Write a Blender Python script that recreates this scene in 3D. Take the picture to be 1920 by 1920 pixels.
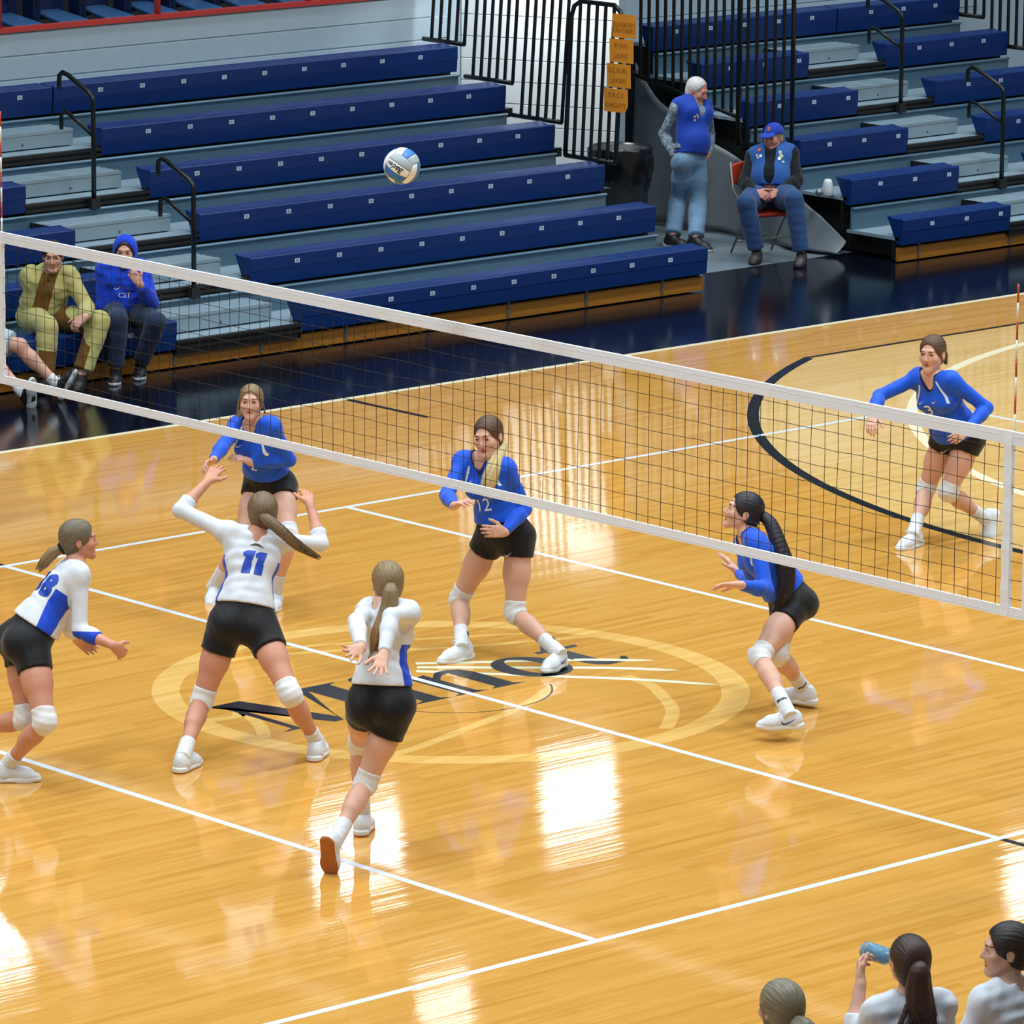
import bpy, bmesh, math, random
import numpy as np
from mathutils import Vector, Matrix, Euler
from mathutils.bvhtree import BVHTree

for _o in list(bpy.data.objects): bpy.data.objects.remove(_o, do_unlink=True)
SC = bpy.context.scene
COL = SC.collection
random.seed(7); RNG = np.random.default_rng(7)

# ------------------------------------------------------------------ camera
cam_d = bpy.data.cameras.new('camera'); cam = bpy.data.objects.new('camera', cam_d); COL.objects.link(cam)
cam.location = (-20.415, -23.052, 7.551)
cam.rotation_euler = Euler((math.radians(78.145), math.radians(-0.402), math.radians(-42.114)), 'XYZ')
cam_d.sensor_width = 36.0; cam_d.lens = 9863.06 / 1920 * 36.0
cam_d.clip_start = 0.5; cam_d.clip_end = 300
SC.camera = cam

# ------------------------------------------------------------------ world, lights, exposure
SC.view_settings.view_transform = 'Standard'; SC.view_settings.look = 'None'
SC.view_settings.exposure = 0.0; SC.view_settings.gamma = 1.0
SC.view_settings.use_curve_mapping = False
W = bpy.data.worlds.new('gym_ambient'); SC.world = W; W.use_nodes = True
W.node_tree.nodes['Background'].inputs[0].default_value = (0.66, 0.85, 1.0, 1)
W.node_tree.nodes['Background'].inputs[1].default_value = 0.20

def area_light(name, loc, rot, sx, sy, power, color, spread=180):
    d = bpy.data.lights.new(name, 'AREA'); d.shape = 'RECTANGLE'; d.size = sx; d.size_y = sy
    d.energy = power; d.color = color; d.spread = math.radians(spread)
    o = bpy.data.objects.new(name, d); COL.objects.link(o); o.location = loc; o.rotation_euler = rot
    return o
# rows of high-bay lamps hung over the playing floor
for ix in range(6):
    for iy in range(4):
        area_light('high_bay_light', (-12 + 6.5 * ix, -8.5 + 6.6 * iy, 11.6), (0, 0, 0), 2.4, 1.2, 275 if iy < 3 else 135, (0.87, 0.945, 1.0), 125)

# ------------------------------------------------------------------ materials
def lin(c):
    if isinstance(c, str):
        c = c.lstrip('#'); c = [int(c[i:i + 2], 16) / 255 for i in (0, 2, 4)]
    return tuple(x / 12.92 if x <= 0.04045 else ((x + 0.055) / 1.055) ** 2.4 for x in c)

class NT:
    """small helper to wire shader nodes"""
    def __init__(s, name):
        s.m = bpy.data.materials.new(name); s.m.use_nodes = True; s.t = s.m.node_tree
        s.b = s.t.nodes['Principled BSDF']
    def n(s, kind, **kw):
        x = s.t.nodes.new(kind)
        for k, v in kw.items(): setattr(x, k, v)
        return x
    def l(s, a, b): s.t.links.new(a, b)
    def math(s, op, a, b=None):
        x = s.n('ShaderNodeMath', operation=op)
        for i, v in enumerate((a, b)):
            if v is None: continue
            if isinstance(v, (int, float)): x.inputs[i].default_value = v
            else: s.l(v, x.inputs[i])
        return x.outputs[0]
    def mix(s, fac, a, b):
        x = s.n('ShaderNodeMix', data_type='RGBA')
        for i, v in ((0, fac), (6, a), (7, b)):
            if isinstance(v, (int, float)): x.inputs[i].default_value = v
            elif isinstance(v, tuple): x.inputs[i].default_value = (*v[:3], 1)
            else: s.l(v, x.inputs[i])
        return x.outputs[2]
    def pos(s, scale=(1, 1, 1), coord='Object'):
        tc = s.n('ShaderNodeTexCoord'); mp = s.n('ShaderNodeMapping'); mp.inputs['Scale'].default_value = scale
        s.l(tc.outputs[coord], mp.inputs[0]); return mp.outputs[0]
    def noise(s, vec, scale, detail=3, rough=.55):
        x = s.n('ShaderNodeTexNoise'); x.inputs['Scale'].default_value = scale; x.inputs['Detail'].default_value = detail
        x.inputs['Roughness'].default_value = rough
        s.l(vec, x.inputs['Vector']); return x.outputs['Fac']
    def ramp(s, fac, stops):
        x = s.n('ShaderNodeValToRGB'); e = x.color_ramp.elements
        while len(e) < len(stops): e.new(.5)
        for i, (p, c) in enumerate(stops): e[i].position = p; e[i].color = (*c[:3], 1)
        s.l(fac, x.inputs[0]); return x.outputs[0]
    def bump(s, h, strength=.3, dist=.01):
        x = s.n('ShaderNodeBump'); x.inputs['Strength'].default_value = strength; x.inputs['Distance'].default_value = dist
        s.l(h, x.inputs['Height']); s.l(x.outputs[0], s.b.inputs['Normal'])
    def attr(s, name):
        x = s.n('ShaderNodeAttribute'); x.attribute_name = name; return x
    def set(s, **kw):
        for k, v in kw.items():
            k = k.replace('_', ' ')
            if isinstance(v, (tuple, list)): s.b.inputs[k].default_value = (*v[:3], 1)
            elif isinstance(v, (int, float)): s.b.inputs[k].default_value = v
            else: s.l(v, s.b.inputs[k])
        return s

MATS = {}
def mat(name, color, rough=.5, metal=0., var=.08, vscale=6., bump=0., bscale=200., spec=.5, sheen=0., coord='Object', stretch=(1, 1, 1), **kw):
    """plain procedural material: base colour varied by noise, optional fine bump"""
    if name in MATS: return MATS[name]
    c = lin(color) if isinstance(color, str) else color
    t = NT(name); p = t.pos(stretch, coord)
    f = t.noise(p, vscale, 4)
    lo = tuple(x * (1 - var) for x in c); hi = tuple(min(1, x * (1 + var)) for x in c)
    t.set(Base_Color=t.ramp(f, [(.3, lo), (.7, hi)]), Roughness=rough, Metallic=metal)
    t.b.inputs['Specular IOR Level'].default_value = spec
    if sheen: t.b.inputs['Sheen Weight'].default_value = sheen
    if bump:
        t.bump(t.noise(p, bscale, 3), bump, .004)
    for k, v in kw.items(): t.set(**{k: v})
    MATS[name] = t.m
    return t.m

# ------------------------------------------------------------------ mesh helpers
def mesh_obj(name, verts, faces, material=None, parent=None, smooth=False, mats=None, midx=None):
    me = bpy.data.meshes.new(name)
    me.from_pydata([tuple(v) for v in verts], [], [tuple(f) for f in faces]); me.update()
    for m in (mats or ([material] if material else [])): me.materials.append(m)
    if midx is not None: me.polygons.foreach_set('material_index', midx)
    if smooth: me.polygons.foreach_set('use_smooth', [True] * len(me.polygons))
    o = bpy.data.objects.new(name, me); COL.objects.link(o)
    if parent: o.parent = parent
    return o

class MB:
    """collects shapes into one mesh; every face carries a material slot"""
    def __init__(s): s.v = []; s.f = []; s.mi = []; s.sm = []
    def add(s, verts, faces, mi=0, smooth=False):
        b = len(s.v); s.v += [tuple(v) for v in verts]
        for f in faces: s.f.append(tuple(b + i for i in f)); s.mi.append(mi); s.sm.append(smooth)
        return s
    def box(s, x0, x1, y0, y1, z0, z1, mi=0):
        return s.add([(x0, y0, z0), (x1, y0, z0), (x1, y1, z0), (x0, y1, z0), (x0, y0, z1), (x1, y0, z1), (x1, y1, z1), (x0, y1, z1)],
                     [(0, 3, 2, 1), (4, 5, 6, 7), (0, 1, 5, 4), (1, 2, 6, 5), (2, 3, 7, 6), (3, 0, 4, 7)], mi)
    def prism_x(s, prof, x0, x1, mi=0, smooth=False):
        """profile in (y,z), extruded along x"""
        n = len(prof)
        v = [(x0, y, z) for y, z in prof] + [(x1, y, z) for y, z in prof]
        f = [(i, (i + 1) % n, n + (i + 1) % n, n + i) for i in range(n)]
        s.add(v, f, mi, smooth); b = len(s.v) - 2 * n
        for cap in (list(range(n))[::-1], list(range(n, 2 * n))):
            s.f.append(tuple(b + i for i in cap)); s.mi.append(mi); s.sm.append(False)
        return s
    def tube(s, pts, r, seg=10, mi=0, caps=True):
        pts = [np.array(p, float) for p in pts]; n = len(pts)
        rr = [r] * n if not hasattr(r, '__len__') else r
        tan = [(pts[min(i + 1, n - 1)] - pts[max(i - 1, 0)]) for i in range(n)]
        tan = [t / (np.linalg.norm(t) + 1e-12) for t in tan]
        up = np.array((0, 0, 1.)) if abs(tan[0][2]) < .9 else np.array((1., 0, 0))
        u = np.cross(tan[0], up); u /= np.linalg.norm(u)
        v = []
        for i in range(n):
            u = u - tan[i] * (u @ tan[i]); u /= np.linalg.norm(u) + 1e-12; w = np.cross(tan[i], u)
            for k in range(seg):
                a = 2 * math.pi * k / seg; v.append(pts[i] + rr[i] * (math.cos(a) * u + math.sin(a) * w))
        f = [(i * seg + k, i * seg + (k + 1) % seg, (i + 1) * seg + (k + 1) % seg, (i + 1) * seg + k) for i in range(n - 1) for k in range(seg)]
        s.add(v, f, mi, True)
        if caps:
            b = len(s.v) - n * seg
            s.f.append(tuple(b + k for k in range(seg))[::-1]); s.mi.append(mi); s.sm.append(False)
            s.f.append(tuple(b + (n - 1) * seg + k for k in range(seg))); s.mi.append(mi); s.sm.append(False)
        return s
    def lathe(s, prof, c=(0, 0, 0), seg=32, mi=0, smooth=True, sx=1, sy=1):
        v = []; n = len(prof)
        for r, z in prof:
            for k in range(seg):
                a = 2 * math.pi * k / seg; v.append((c[0] + sx * r * math.cos(a), c[1] + sy * r * math.sin(a), c[2] + z))
        f = [(i * seg + k, i * seg + (k + 1) % seg, (i + 1) * seg + (k + 1) % seg, (i + 1) * seg + k) for i in range(n - 1) for k in range(seg)]
        return s.add(v, f, mi, smooth)
    def poly(s, pts, mi=0): return s.add(pts, [tuple(range(len(pts)))], mi)
    def build(s, name, mats, parent=None):
        if not isinstance(mats, (list, tuple)): mats = [mats]
        me = bpy.data.meshes.new(name); me.from_pydata(s.v, [], s.f); me.update()
        for m in mats: me.materials.append(m)
        me.polygons.foreach_set('material_index', s.mi); me.polygons.foreach_set('use_smooth', s.sm)
        o = bpy.data.objects.new(name, me); COL.objects.link(o)
        if parent: o.parent = parent
        return o

def tag(o, label=None, cat=None, group=None, kind=None):
    if label: o['label'] = label
    if cat: o['category'] = cat
    if group: o['group'] = group
    if kind: o['kind'] = kind
    return o
def empty(name, loc=(0, 0, 0)):
    o = bpy.data.objects.new(name, None); COL.objects.link(o); o.location = loc; o.empty_display_size = .2
    return o
def inst(src, name, loc, parent=None, rotz=0., scale=None):
    o = bpy.data.objects.new(name, src if isinstance(src, bpy.types.Mesh) else src.data); COL.objects.link(o)
    o.location = loc; o.rotation_euler = (0, 0, rotz)
    if scale: o.scale = scale
    if parent: o.parent = parent
    return o
def bevel(o, w=.004, seg=2):
    m = o.modifiers.new('bevel', 'BEVEL'); m.width = w; m.segments = seg; m.limit_method = 'ANGLE'; m.angle_limit = math.radians(40)
    return o
def text_mesh(txt, size=1., font_shear=0., offset=0., align='CENTER', spacing=1.):
    """flat outline of a text as (verts, faces) centred at the origin, lying in xy"""
    cu = bpy.data.curves.new('lettering', 'FONT'); cu.body = txt; cu.size = size; cu.shear = font_shear; cu.offset = offset
    cu.align_x = align; cu.align_y = 'CENTER'; cu.fill_mode = 'BOTH'; cu.resolution_u = 3; cu.space_character = spacing
    ob = bpy.data.objects.new('lettering', cu); COL.objects.link(ob)
    dg = bpy.context.evaluated_depsgraph_get(); dg.update()
    me = ob.evaluated_get(dg).to_mesh()
    v = np.array([x.co[:] for x in me.vertices]); f = [tuple(p.vertices) for p in me.polygons]
    ob.evaluated_get(dg).to_mesh_clear(); bpy.data.objects.remove(ob, do_unlink=True); bpy.data.curves.remove(cu)
    if len(v): v[:, :2] -= (v[:, :2].max(0) + v[:, :2].min(0)) / 2
    return v, f
# ================================================================== THE SETTING
def floor_wood(name, c0, c1, c2, rough=.045):
    """lacquered maple strips laid along x: every strip its own tone, fine grain, slightly wavy lacquer"""
    t = NT(name); tc = t.n('ShaderNodeTexCoord'); sp = t.n('ShaderNodeSeparateXYZ'); t.l(tc.outputs['Object'], sp.inputs[0])
    row = t.math('FLOOR', t.math('DIVIDE', sp.outputs[1], .057))
    w1 = t.n('ShaderNodeTexWhiteNoise', noise_dimensions='1D'); t.l(row, w1.inputs['W'])
    colx = t.math('FLOOR', t.math('ADD', t.math('DIVIDE', sp.outputs[0], 1.15), t.math('MULTIPLY', w1.outputs['Value'], 7.3)))
    w2 = t.n('ShaderNodeTexWhiteNoise', noise_dimensions='2D'); cv = t.n('ShaderNodeCombineXYZ')
    t.l(row, cv.inputs[0]); t.l(colx, cv.inputs[1]); t.l(cv.outputs[0], w2.inputs['Vector'])
    mp = t.n('ShaderNodeMapping'); mp.inputs['Scale'].default_value = (.55, 16, 1); t.l(tc.outputs['Object'], mp.inputs[0])
    g = t.noise(mp.outputs[0], 2.2, 5, .62)
    mp2 = t.n('ShaderNodeMapping'); mp2.inputs['Scale'].default_value = (1.6, 60, 1); t.l(tc.outputs['Object'], mp2.inputs[0])
    g2 = t.noise(mp2.outputs[0], 3., 3, .6)
    f = t.math('ADD', t.math('MULTIPLY', w2.outputs['Value'], .20), t.math('ADD', t.math('MULTIPLY', g, .60), t.math('MULTIPLY', g2, .20)))
    colr = t.ramp(f, [(.22, c0), (.50, c1), (.80, c2)])
    t.set(Base_Color=colr, Roughness=rough)
    # lacquer: long low waves across the strips break reflections into streaks
    mp3 = t.n('ShaderNodeMapping'); mp3.inputs['Scale'].default_value = (.35, 7.5, 1); t.l(tc.outputs['Object'], mp3.inputs[0])
    h = t.math('ADD', t.noise(mp3.outputs[0], 3.0, 2, .6), t.math('MULTIPLY', g2, .10))
    # every strip lies a hair out of level
    w3 = t.n('ShaderNodeTexWhiteNoise', noise_dimensions='2D'); t.l(cv.outputs[0], w3.inputs['Vector'])
    sv = t.n('ShaderNodeVectorMath', operation='SUBTRACT'); t.l(w3.outputs['Color'], sv.inputs[0]); sv.inputs[1].default_value = (.5, .5, .5)
    mv = t.n('ShaderNodeVectorMath', operation='MULTIPLY'); t.l(sv.outputs[0], mv.inputs[0]); mv.inputs[1].default_value = (.0012, .0050, 0)
    av = t.n('ShaderNodeVectorMath', operation='ADD'); t.l(mv.outputs[0], av.inputs[0]); av.inputs[1].default_value = (0, 0, 1)
    nv = t.n('ShaderNodeVectorMath', operation='NORMALIZE'); t.l(av.outputs[0], nv.inputs[0])
    bp = t.n('ShaderNodeBump'); bp.inputs['Strength'].default_value = .03; bp.inputs['Distance'].default_value = .01
    t.l(h, bp.inputs['Height']); t.l(nv.outputs[0], bp.inputs['Normal']); t.l(bp.outputs[0], t.b.inputs['Normal'])
    t.b.inputs['IOR'].default_value = 1.5
    return t.m

M_FLOOR = floor_wood('maple_floor', lin('#b97e30'), lin('#cf9847'), lin('#dba95a'))
M_FLOOR2 = floor_wood('pale_maple_floor', lin('#cfa055'), lin('#ddb46e'), lin('#e6c282'))
M_RING = floor_wood('ring_maple', lin('#d39a45'), lin('#e2b566'), lin('#ecc67e'))
M_BORDER = mat('black_floor_paint', '#070b16', .13, var=.3, vscale=3, stretch=(.4, 8, 1), spec=.6)
M_WHITEPAINT = mat('white_line_paint', '#d9dee6', .22, var=.02)
M_CREAMPAINT = mat('cream_line_paint', '#eee2bd', .22, var=.03)
M_BLACKPAINT = mat('black_line_paint', '#10161c', .22, var=.12, spec=.3)
M_NAVYPAINT = mat('navy_letter_paint', '#0d1522', .25, var=.15, spec=.25)
M_MINTPAINT = mat('pale_stripe_paint', '#dfe0bf', .22, var=.05)
M_CONC = mat('grey_concrete', '#6d7981', .55, var=.10, vscale=3, bump=.1)

floor = MB()
floor.poly([(-45, -45, 0), (45, -45, 0), (45, 10.18, 0), (-45, 10.18, 0)])
floor = floor.build('floor', M_FLOOR); tag(floor, 'glossy orange maple sports floor with painted court lines', kind='structure')
fc = MB().poly([(-45, 10.18, 0), (60, 10.18, 0), (60, 40, 0), (-45, 40, 0)]).build('floor_concrete', M_CONC)
tag(fc, 'grey concrete floor between and under the bleachers', kind='structure')

def flat(name, pts, m, z, parent=floor):
    return MB().poly([(x, y, z * .3) for x, y in pts]).build(name, m, parent)
def rect(name, x0, x1, y0, y1, m, z=.0012): return flat(name, [(x0, y0), (x1, y0), (x1, y1), (x0, y1)], m, z)
def ring(name, c, r0, r1, a0, a1, m, z, n=72, rx=1., parent=floor):
    mb = MB(); v = []
    for i in range(n + 1):
        a = math.radians(a0 + (a1 - a0) * i / n)
        for r in (r0, r1): v.append((c[0] + rx * r * math.cos(a), c[1] + r * math.sin(a), z * .3))
    mb.add(v, [(2 * i, 2 * i + 1, 2 * i + 3, 2 * i + 2) for i in range(n)])
    return mb.build(name, m, parent)
# pale floor inside the three point line
pts = [(12.73 + 7.2 * math.cos(math.radians(a)), 7.2 * math.sin(math.radians(a))) for a in np.linspace(180 - 65.2, 180 + 65.2, 60)]
pts = [(20, 6.58)] + pts + [(20, -6.58)]
flat('pale_stained_area', pts, M_FLOOR2, .0006)
ring('three_point_line', (12.73, 0), 7.19, 7.28, 180 - 65.1, 180 + 65.1, M_BLACKPAINT, .0010)
rect('three_point_line', 9.66, 20, 6.56, 6.61, M_BLACKPAINT, .0011)
rect('three_point_line', 9.66, 20, -6.61, -6.56, M_BLACKPAINT, .0011)
ring('inner_arc_line', (12.73, 0), 5.97, 6.06, 90, 270, M_CREAMPAINT, .0010)
# border
rect('black_border', -45, 45, 7.645, 10.18, M_BORDER, .0008)
rect('sideline_basketball', -45, 45, 7.575, 7.645, M_CREAMPAINT, .0010)
rect('coach_box_line', 5.59, 5.65, 6.62, 7.575, M_BLACKPAINT, .0010)
# centre logo: pale ring, sweeping inner arcs, stripes and the word Minot
ring('logo_ring', (0, 0), 1.63, 1.80, 0, 360, M_RING, .0006, 96)
def band(name, pts, w, m, z, n=10, parent=floor, taper=False):
    """smooth painted stripe through the given floor points"""
    P = [np.array(p, float) for p in pts]; C = []
    for i in range(len(P) - 1):
        p0, p1, p2, p3 = P[max(i - 1, 0)], P[i], P[i + 1], P[min(i + 2, len(P) - 1)]
        for k in range(n):
            u = k / n; C.append(.5 * ((2 * p1) + (p2 - p0) * u + (2 * p0 - 5 * p1 + 4 * p2 - p3) * u * u + (3 * p1 - p0 - 3 * p2 + p3) * u ** 3))
    C.append(P[-1]); v = []
    for i, c in enumerate(C):
        d = C[min(i + 1, len(C) - 1)] - C[max(i - 1, 0)]; d /= np.linalg.norm(d); nn = np.array((-d[1], d[0]))
        ww = w * (1 - .9 * max(0, i / (len(C) - 1) - .8) / .2) if taper else w
        v += [(*(c + nn * ww / 2), z * .3), (*(c - nn * ww / 2), z * .3)]
    return MB().add(v, [(2 * i, 2 * i + 1, 2 * i + 3, 2 * i + 2) for i in range(len(C) - 1)]).build(name, m, parent)
band('logo_seam', [(1.02, -.45), (.98, -.7), (.85, -.95), (.63, -1.27), (.3, -1.56)], .085, M_RING, .00070)
band('logo_seam', [(.5, -.36), (.05, -.60), (-.62, -.81), (-1.25, -.97), (-1.52, -.85)], .075, M_RING, .00072)
band('logo_seam', [(-1.1, 1.3), (-.5, 1.42), (.1, 1.2), (.6, .85), (1.15, .62), (1.6, .45)], .06, M_RING, .00074)
band('logo_seam', [(-1.66, .35), (-1.42, .3), (-1.3, .42), (-1.45, .05), (-1.62, -.2)], .08, M_RING, .00076)
band('logo_seam', [(-.2, 1.5), (.35, 1.28), (.9, 1.0), (1.4, .75)], .045, M_RING, .00078)
for i, (a, b) in enumerate((((.26, .62), (1.43, -.27)), ((.20, .54), (1.37, -.56)), ((.13, .47), (1.29, -.98)))):
    a, b = np.array(a), np.array(b); mid = a + (b - a) * .72 + np.array((.03, .03))
    band('logo_stripe', [a, (a + mid) / 2, mid, b], .055, M_MINTPAINT, .00080 + i * 2e-5, taper=True)
    band('logo_stripe', [mid + (a - mid) * .08, mid, (mid + b) / 2, b], .055, M_MINTPAINT, .00140 + i * 2e-5, taper=True)
ring('restraining_circle', (0, 0), .604, .616, 200, 330, M_BLACKPAINT, .0012, 60)
lg = MB(); Z = .0013 * .3
def LP(*pts): lg.poly([(x, y, Z) for x, y in pts])
# M
LP((-1.42, .58), (-1.17, .58), (-.965, -.08), (-.99, -.17), (-1.06, -.17)); LP((-1.42, .58), (-1.06, -.17), (-1.30, .47), (-1.36, .53))
LP((-1.36, .53), (-1.30, .47), (-1.305, -.13), (-1.355, -.13)); LP((-1.45, -.17), (-1.21, -.17), (-1.305, -.13), (-1.355, -.13))
LP((-.99, -.17), (-.965, -.08), (-.70, .50), (-.72, .58), (-.76, .52))
LP((-.72, .58), (-.42, .58), (-.50, .54), (-.50, -.13), (-.70, -.13), (-.70, .50)); LP((-.70, -.13), (-.50, -.13), (-.40, -.17), (-.80, -.17))
# i
LP((-.34, .30), (-.20, .37), (-.20, -.13), (-.34, -.13)); LP((-.34, -.13), (-.20, -.13), (-.13, -.17), (-.43, -.17)); LP((-.42, .30), (-.34, .30), (-.20, .37))
lg.poly([(-.27 + .085 * math.cos(a), .51 + .085 * math.sin(a), Z) for a in np.linspace(0, 6.28, 20)[:-1]])
# n
LP((-.05, .28), (.09, .36), (.09, -.13), (-.05, -.13)); LP((-.05, -.13), (.09, -.13), (.16, -.17), (-.12, -.17)); LP((-.11, .30), (-.05, .28), (.09, .36))
LP((.09, .20), (.09, .27), (.18, .36), (.24, .30), (.17, .28)); LP((.18, .36), (.28, .375), (.36, .33), (.39, .24), (.24, .24), (.24, .30)); LP((.24, .24), (.39, .24), (.39, -.13), (.24, -.13))
LP((.24, -.13), (.39, -.13), (.46, -.17), (.18, -.17))
# o
for k in range(28):
    a, b = 2 * math.pi * k / 28, 2 * math.pi * (k + 1) / 28
    LP(*[(.745 + rx * math.cos(t), .095 + ry * math.sin(t)) for rx, ry, t in ((.235, .275, a), (.235, .275, b), (.105, .225, b), (.105, .225, a))])
# t
LP((1.06, .36), (1.20, .52), (1.20, .36)); LP((1.00, .36), (1.35, .36), (1.33, .31), (1.00, .31)); LP((1.06, .31), (1.20, .31), (1.20, -.04), (1.06, -.04))
LP((1.06, -.04), (1.20, -.04), (1.23, -.10), (1.15, -.17), (1.09, -.12)); LP((1.15, -.17), (1.23, -.10), (1.30, -.10), (1.28, -.17)); LP((1.28, -.17), (1.30, -.10), (1.36, -.05), (1.38, -.07), (1.35, -.13))
lg.build('logo_lettering', M_NAVYPAINT, floor)
# half way line outside the net court
rect('half_court_line', -.025, .025, 4.5, 7.575, M_BLACKPAINT, .0010)
rect('half_court_line', -.025, .025, -7.575, -4.5, M_BLACKPAINT, .0010)
# volleyball lines
rect('sideline', -9, 9, 4.45, 4.5, M_WHITEPAINT, .0016); rect('sideline', -9, 9, -4.5, -4.45, M_WHITEPAINT, .0016)
rect('end_line', 8.95, 9, -4.5, 4.5, M_WHITEPAINT, .0018); rect('end_line', -9, -8.95, -4.5, 4.5, M_WHITEPAINT, .0018)
rect('attack_line', 2.95, 3, -4.5, 4.5, M_WHITEPAINT, .0017); rect('attack_line', -3, -2.95, -4.5, 4.5, M_WHITEPAINT, .0017)
rect('center_line', -.025, .025, -4.5, 4.5, M_WHITEPAINT, .0019)


# ------------------------------------------------------------------ walls
M_WALLBLUE = mat('pale_blue_block_paint', '#aebfca', .42, var=.03, vscale=5, bump=.25, bscale=260)
M_WALLWHITE = mat('white_block_paint', '#dfe4e4', .42, var=.03, vscale=5, bump=.2, bscale=240)
M_JOINT = mat('block_joint', '#a9bac6', .6, var=.05)
YW = 13.42
wall = MB().box(-30, 11.98, YW + .012, YW + .25, 0, 2.24).build('wall_back', M_JOINT)
tag(wall, 'pale blue painted block wall behind the bleachers', kind='structure')
wall2 = MB().box(13.6, 45, YW + .012, YW + .25, 0, 2.9).build('wall_back_right', M_JOINT)
tag(wall2, 'pale painted block wall behind the right bleachers', kind='structure')
def block_mesh(name, w, h, d, m, bev=.006):
    b = bev
    v = [(0, 0, 0), (w, 0, 0), (w, 0, h), (0, 0, h), (b * .03, -d, b), (w - b * .03, -d, b), (w - b * .03, -d, h - b), (b * .03, -d, h - b)]
    me = bpy.data.meshes.new(name); me.from_pydata(v, [], [(4, 5, 6, 7), (0, 1, 5, 4), (1, 2, 6, 5), (2, 3, 7, 6), (3, 0, 4, 7)]); me.update()
    me.materials.append(m); return me
BLK = block_mesh('block', .4, .199, .012, M_WALLBLUE)
BLKW = block_mesh('block', .4, .199, .010, M_WALLWHITE, .004)
for r in range(5):
    z = 2.24 - .2045 * (r + 1)
    for k in range(15):
        x = 6.0 + .4 * k + (.2 if r % 2 else 0)
        if x + .4 > 11.99: continue
        inst(BLK, 'block', (x, YW + .012, z), wall)
for r in range(6):
    z = 2.85 - .2045 * (r + 1)
    for k in range(13):
        inst(BLK, 'block', (13.62 + .4 * k + (.2 if r % 2 else 0), YW + .012, z), wall2)
# angled white wall in the passage between the two banks
A0 = np.array((11.98, YW)); ad = np.array((1, -1.95)) / np.hypot(1, 1.95); ang = math.atan2(ad[1], ad[0])
wv = MB()
L = 1.55; nrm = np.array((ad[1], -ad[0]))            # faces the camera side
q = [A0, A0 + ad * L, A0 + ad * L - nrm * .2, A0 - nrm * .2]
wv.add([(*p, 0) for p in q] + [(*p, 3.2) for p in q], [(0, 1, 5, 4), (1, 2, 6, 5), (2, 3, 7, 6), (3, 0, 4, 7), (4, 5, 6, 7)])
wallv = wv.build('wall_passage', M_JOINT); tag(wallv, 'bright white block wall in the passage between the bleachers', kind='structure')
for r in range(15):
    ed = [0, .4, .8, 1.2, L] if r % 2 == 0 else [0, .2, .6, 1.0, 1.4, L]
    for e0, e1 in zip(ed[:-1], ed[1:]):
        P = A0 + ad * e0
        o = inst(BLKW, 'block', (P[0], P[1], .2045 * r), wallv, ang, ((e1 - e0) / .4, 1, 1))
# tall hall wall far behind with daylight windows (seen mirrored in the lacquer)
M_HALL = mat('hall_wall_paint', '#5a4e42', .8, var=.06)
hall = MB().box(-40, 60, 24.0, 24.4, 1.5, 14.5).build('wall_hall', M_HALL); tag(hall, 'upper hall wall with high windows', kind='structure')
t = NT('daylight_pane'); t.set(Base_Color=(.8, .9, 1), Roughness=.2); t.b.inputs['Emission Color'].default_value = (.93, .96, 1, 1); t.b.inputs['Emission Strength'].default_value = 9.0
M_PANE = t.m
M_FRAME = mat('window_frame_grey', '#3a3d40', .5)
for i, (x0, x1, z0, z1) in enumerate([(22.75, 24.0, 9.2, 10.0), (19.0, 20.4, 9.25, 10.05), (12.9, 14.7, 9.3, 10.05), (31.4, 32.7, 11.9, 12.6), (20.7, 21.6, 11.7, 12.15)]):
    fr = MB(); w = .06
    fr.box(x0 - w, x0, 23.94, 24.0, z0 - w, z1 + w).box(x1, x1 + w, 23.94, 24.0, z0 - w, z1 + w).box(x0, x1, 23.94, 24.0, z0 - w, z0).box(x0, x1, 23.94, 24.0, z1, z1 + w)
    zm = z0 + (z1 - z0) * .46; fr.box(x0, x1, 23.94, 24.0, zm - .05, zm + .05)
    fr = fr.build('window_%d' % (i + 1), M_FRAME); tag(fr, 'high daylight window of the hall wall', kind='structure')
    for za, zb in ((z0, zm - .05), (zm + .05, z1)):
        MB().box(x0, x1, 23.97, 23.99, za, zb).build('pane', M_PANE, fr)
# ================================================================== BLEACHERS
YF, DEP, RISE, SEAT0, TR0 = 9.43, .66, .29, .40, .23
M_SEAT = mat('navy_bench_plastic', '#032c68', .36, var=.06, vscale=9, bump=.12, bscale=420, spec=.32)
M_DECK = mat('galvanised_deck', '#5d7a8c', .34, metal=.3, var=.06, vscale=4, stretch=(.3, 3, 3), bump=.05)
M_DECKLIGHT = mat('aluminium_tread', '#93a8b3', .42, metal=.2, var=.05, vscale=5, stretch=(.3, 4, 3))
M_NOSE = mat('black_ribbed_nosing', '#1b1c1c', .45, var=.15)
M_STEEL = mat('black_rail_steel', '#10191d', .32, metal=.3, var=.12)
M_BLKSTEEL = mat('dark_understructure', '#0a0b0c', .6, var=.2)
M_TOE = mat('varnished_toe_board', '#a2681f', .35, var=.14, vscale=4, stretch=(.6, 8, 12))
M_BRACKET = mat('grey_bracket', '#6f6a66', .45, metal=.4)
M_PLATE = mat('white_number_plate', '#b9c9dc', .45, var=.03)
M_DIGIT = mat('plate_digit_ink', '#27324a', .5)
_plate_cache = {}
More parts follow.
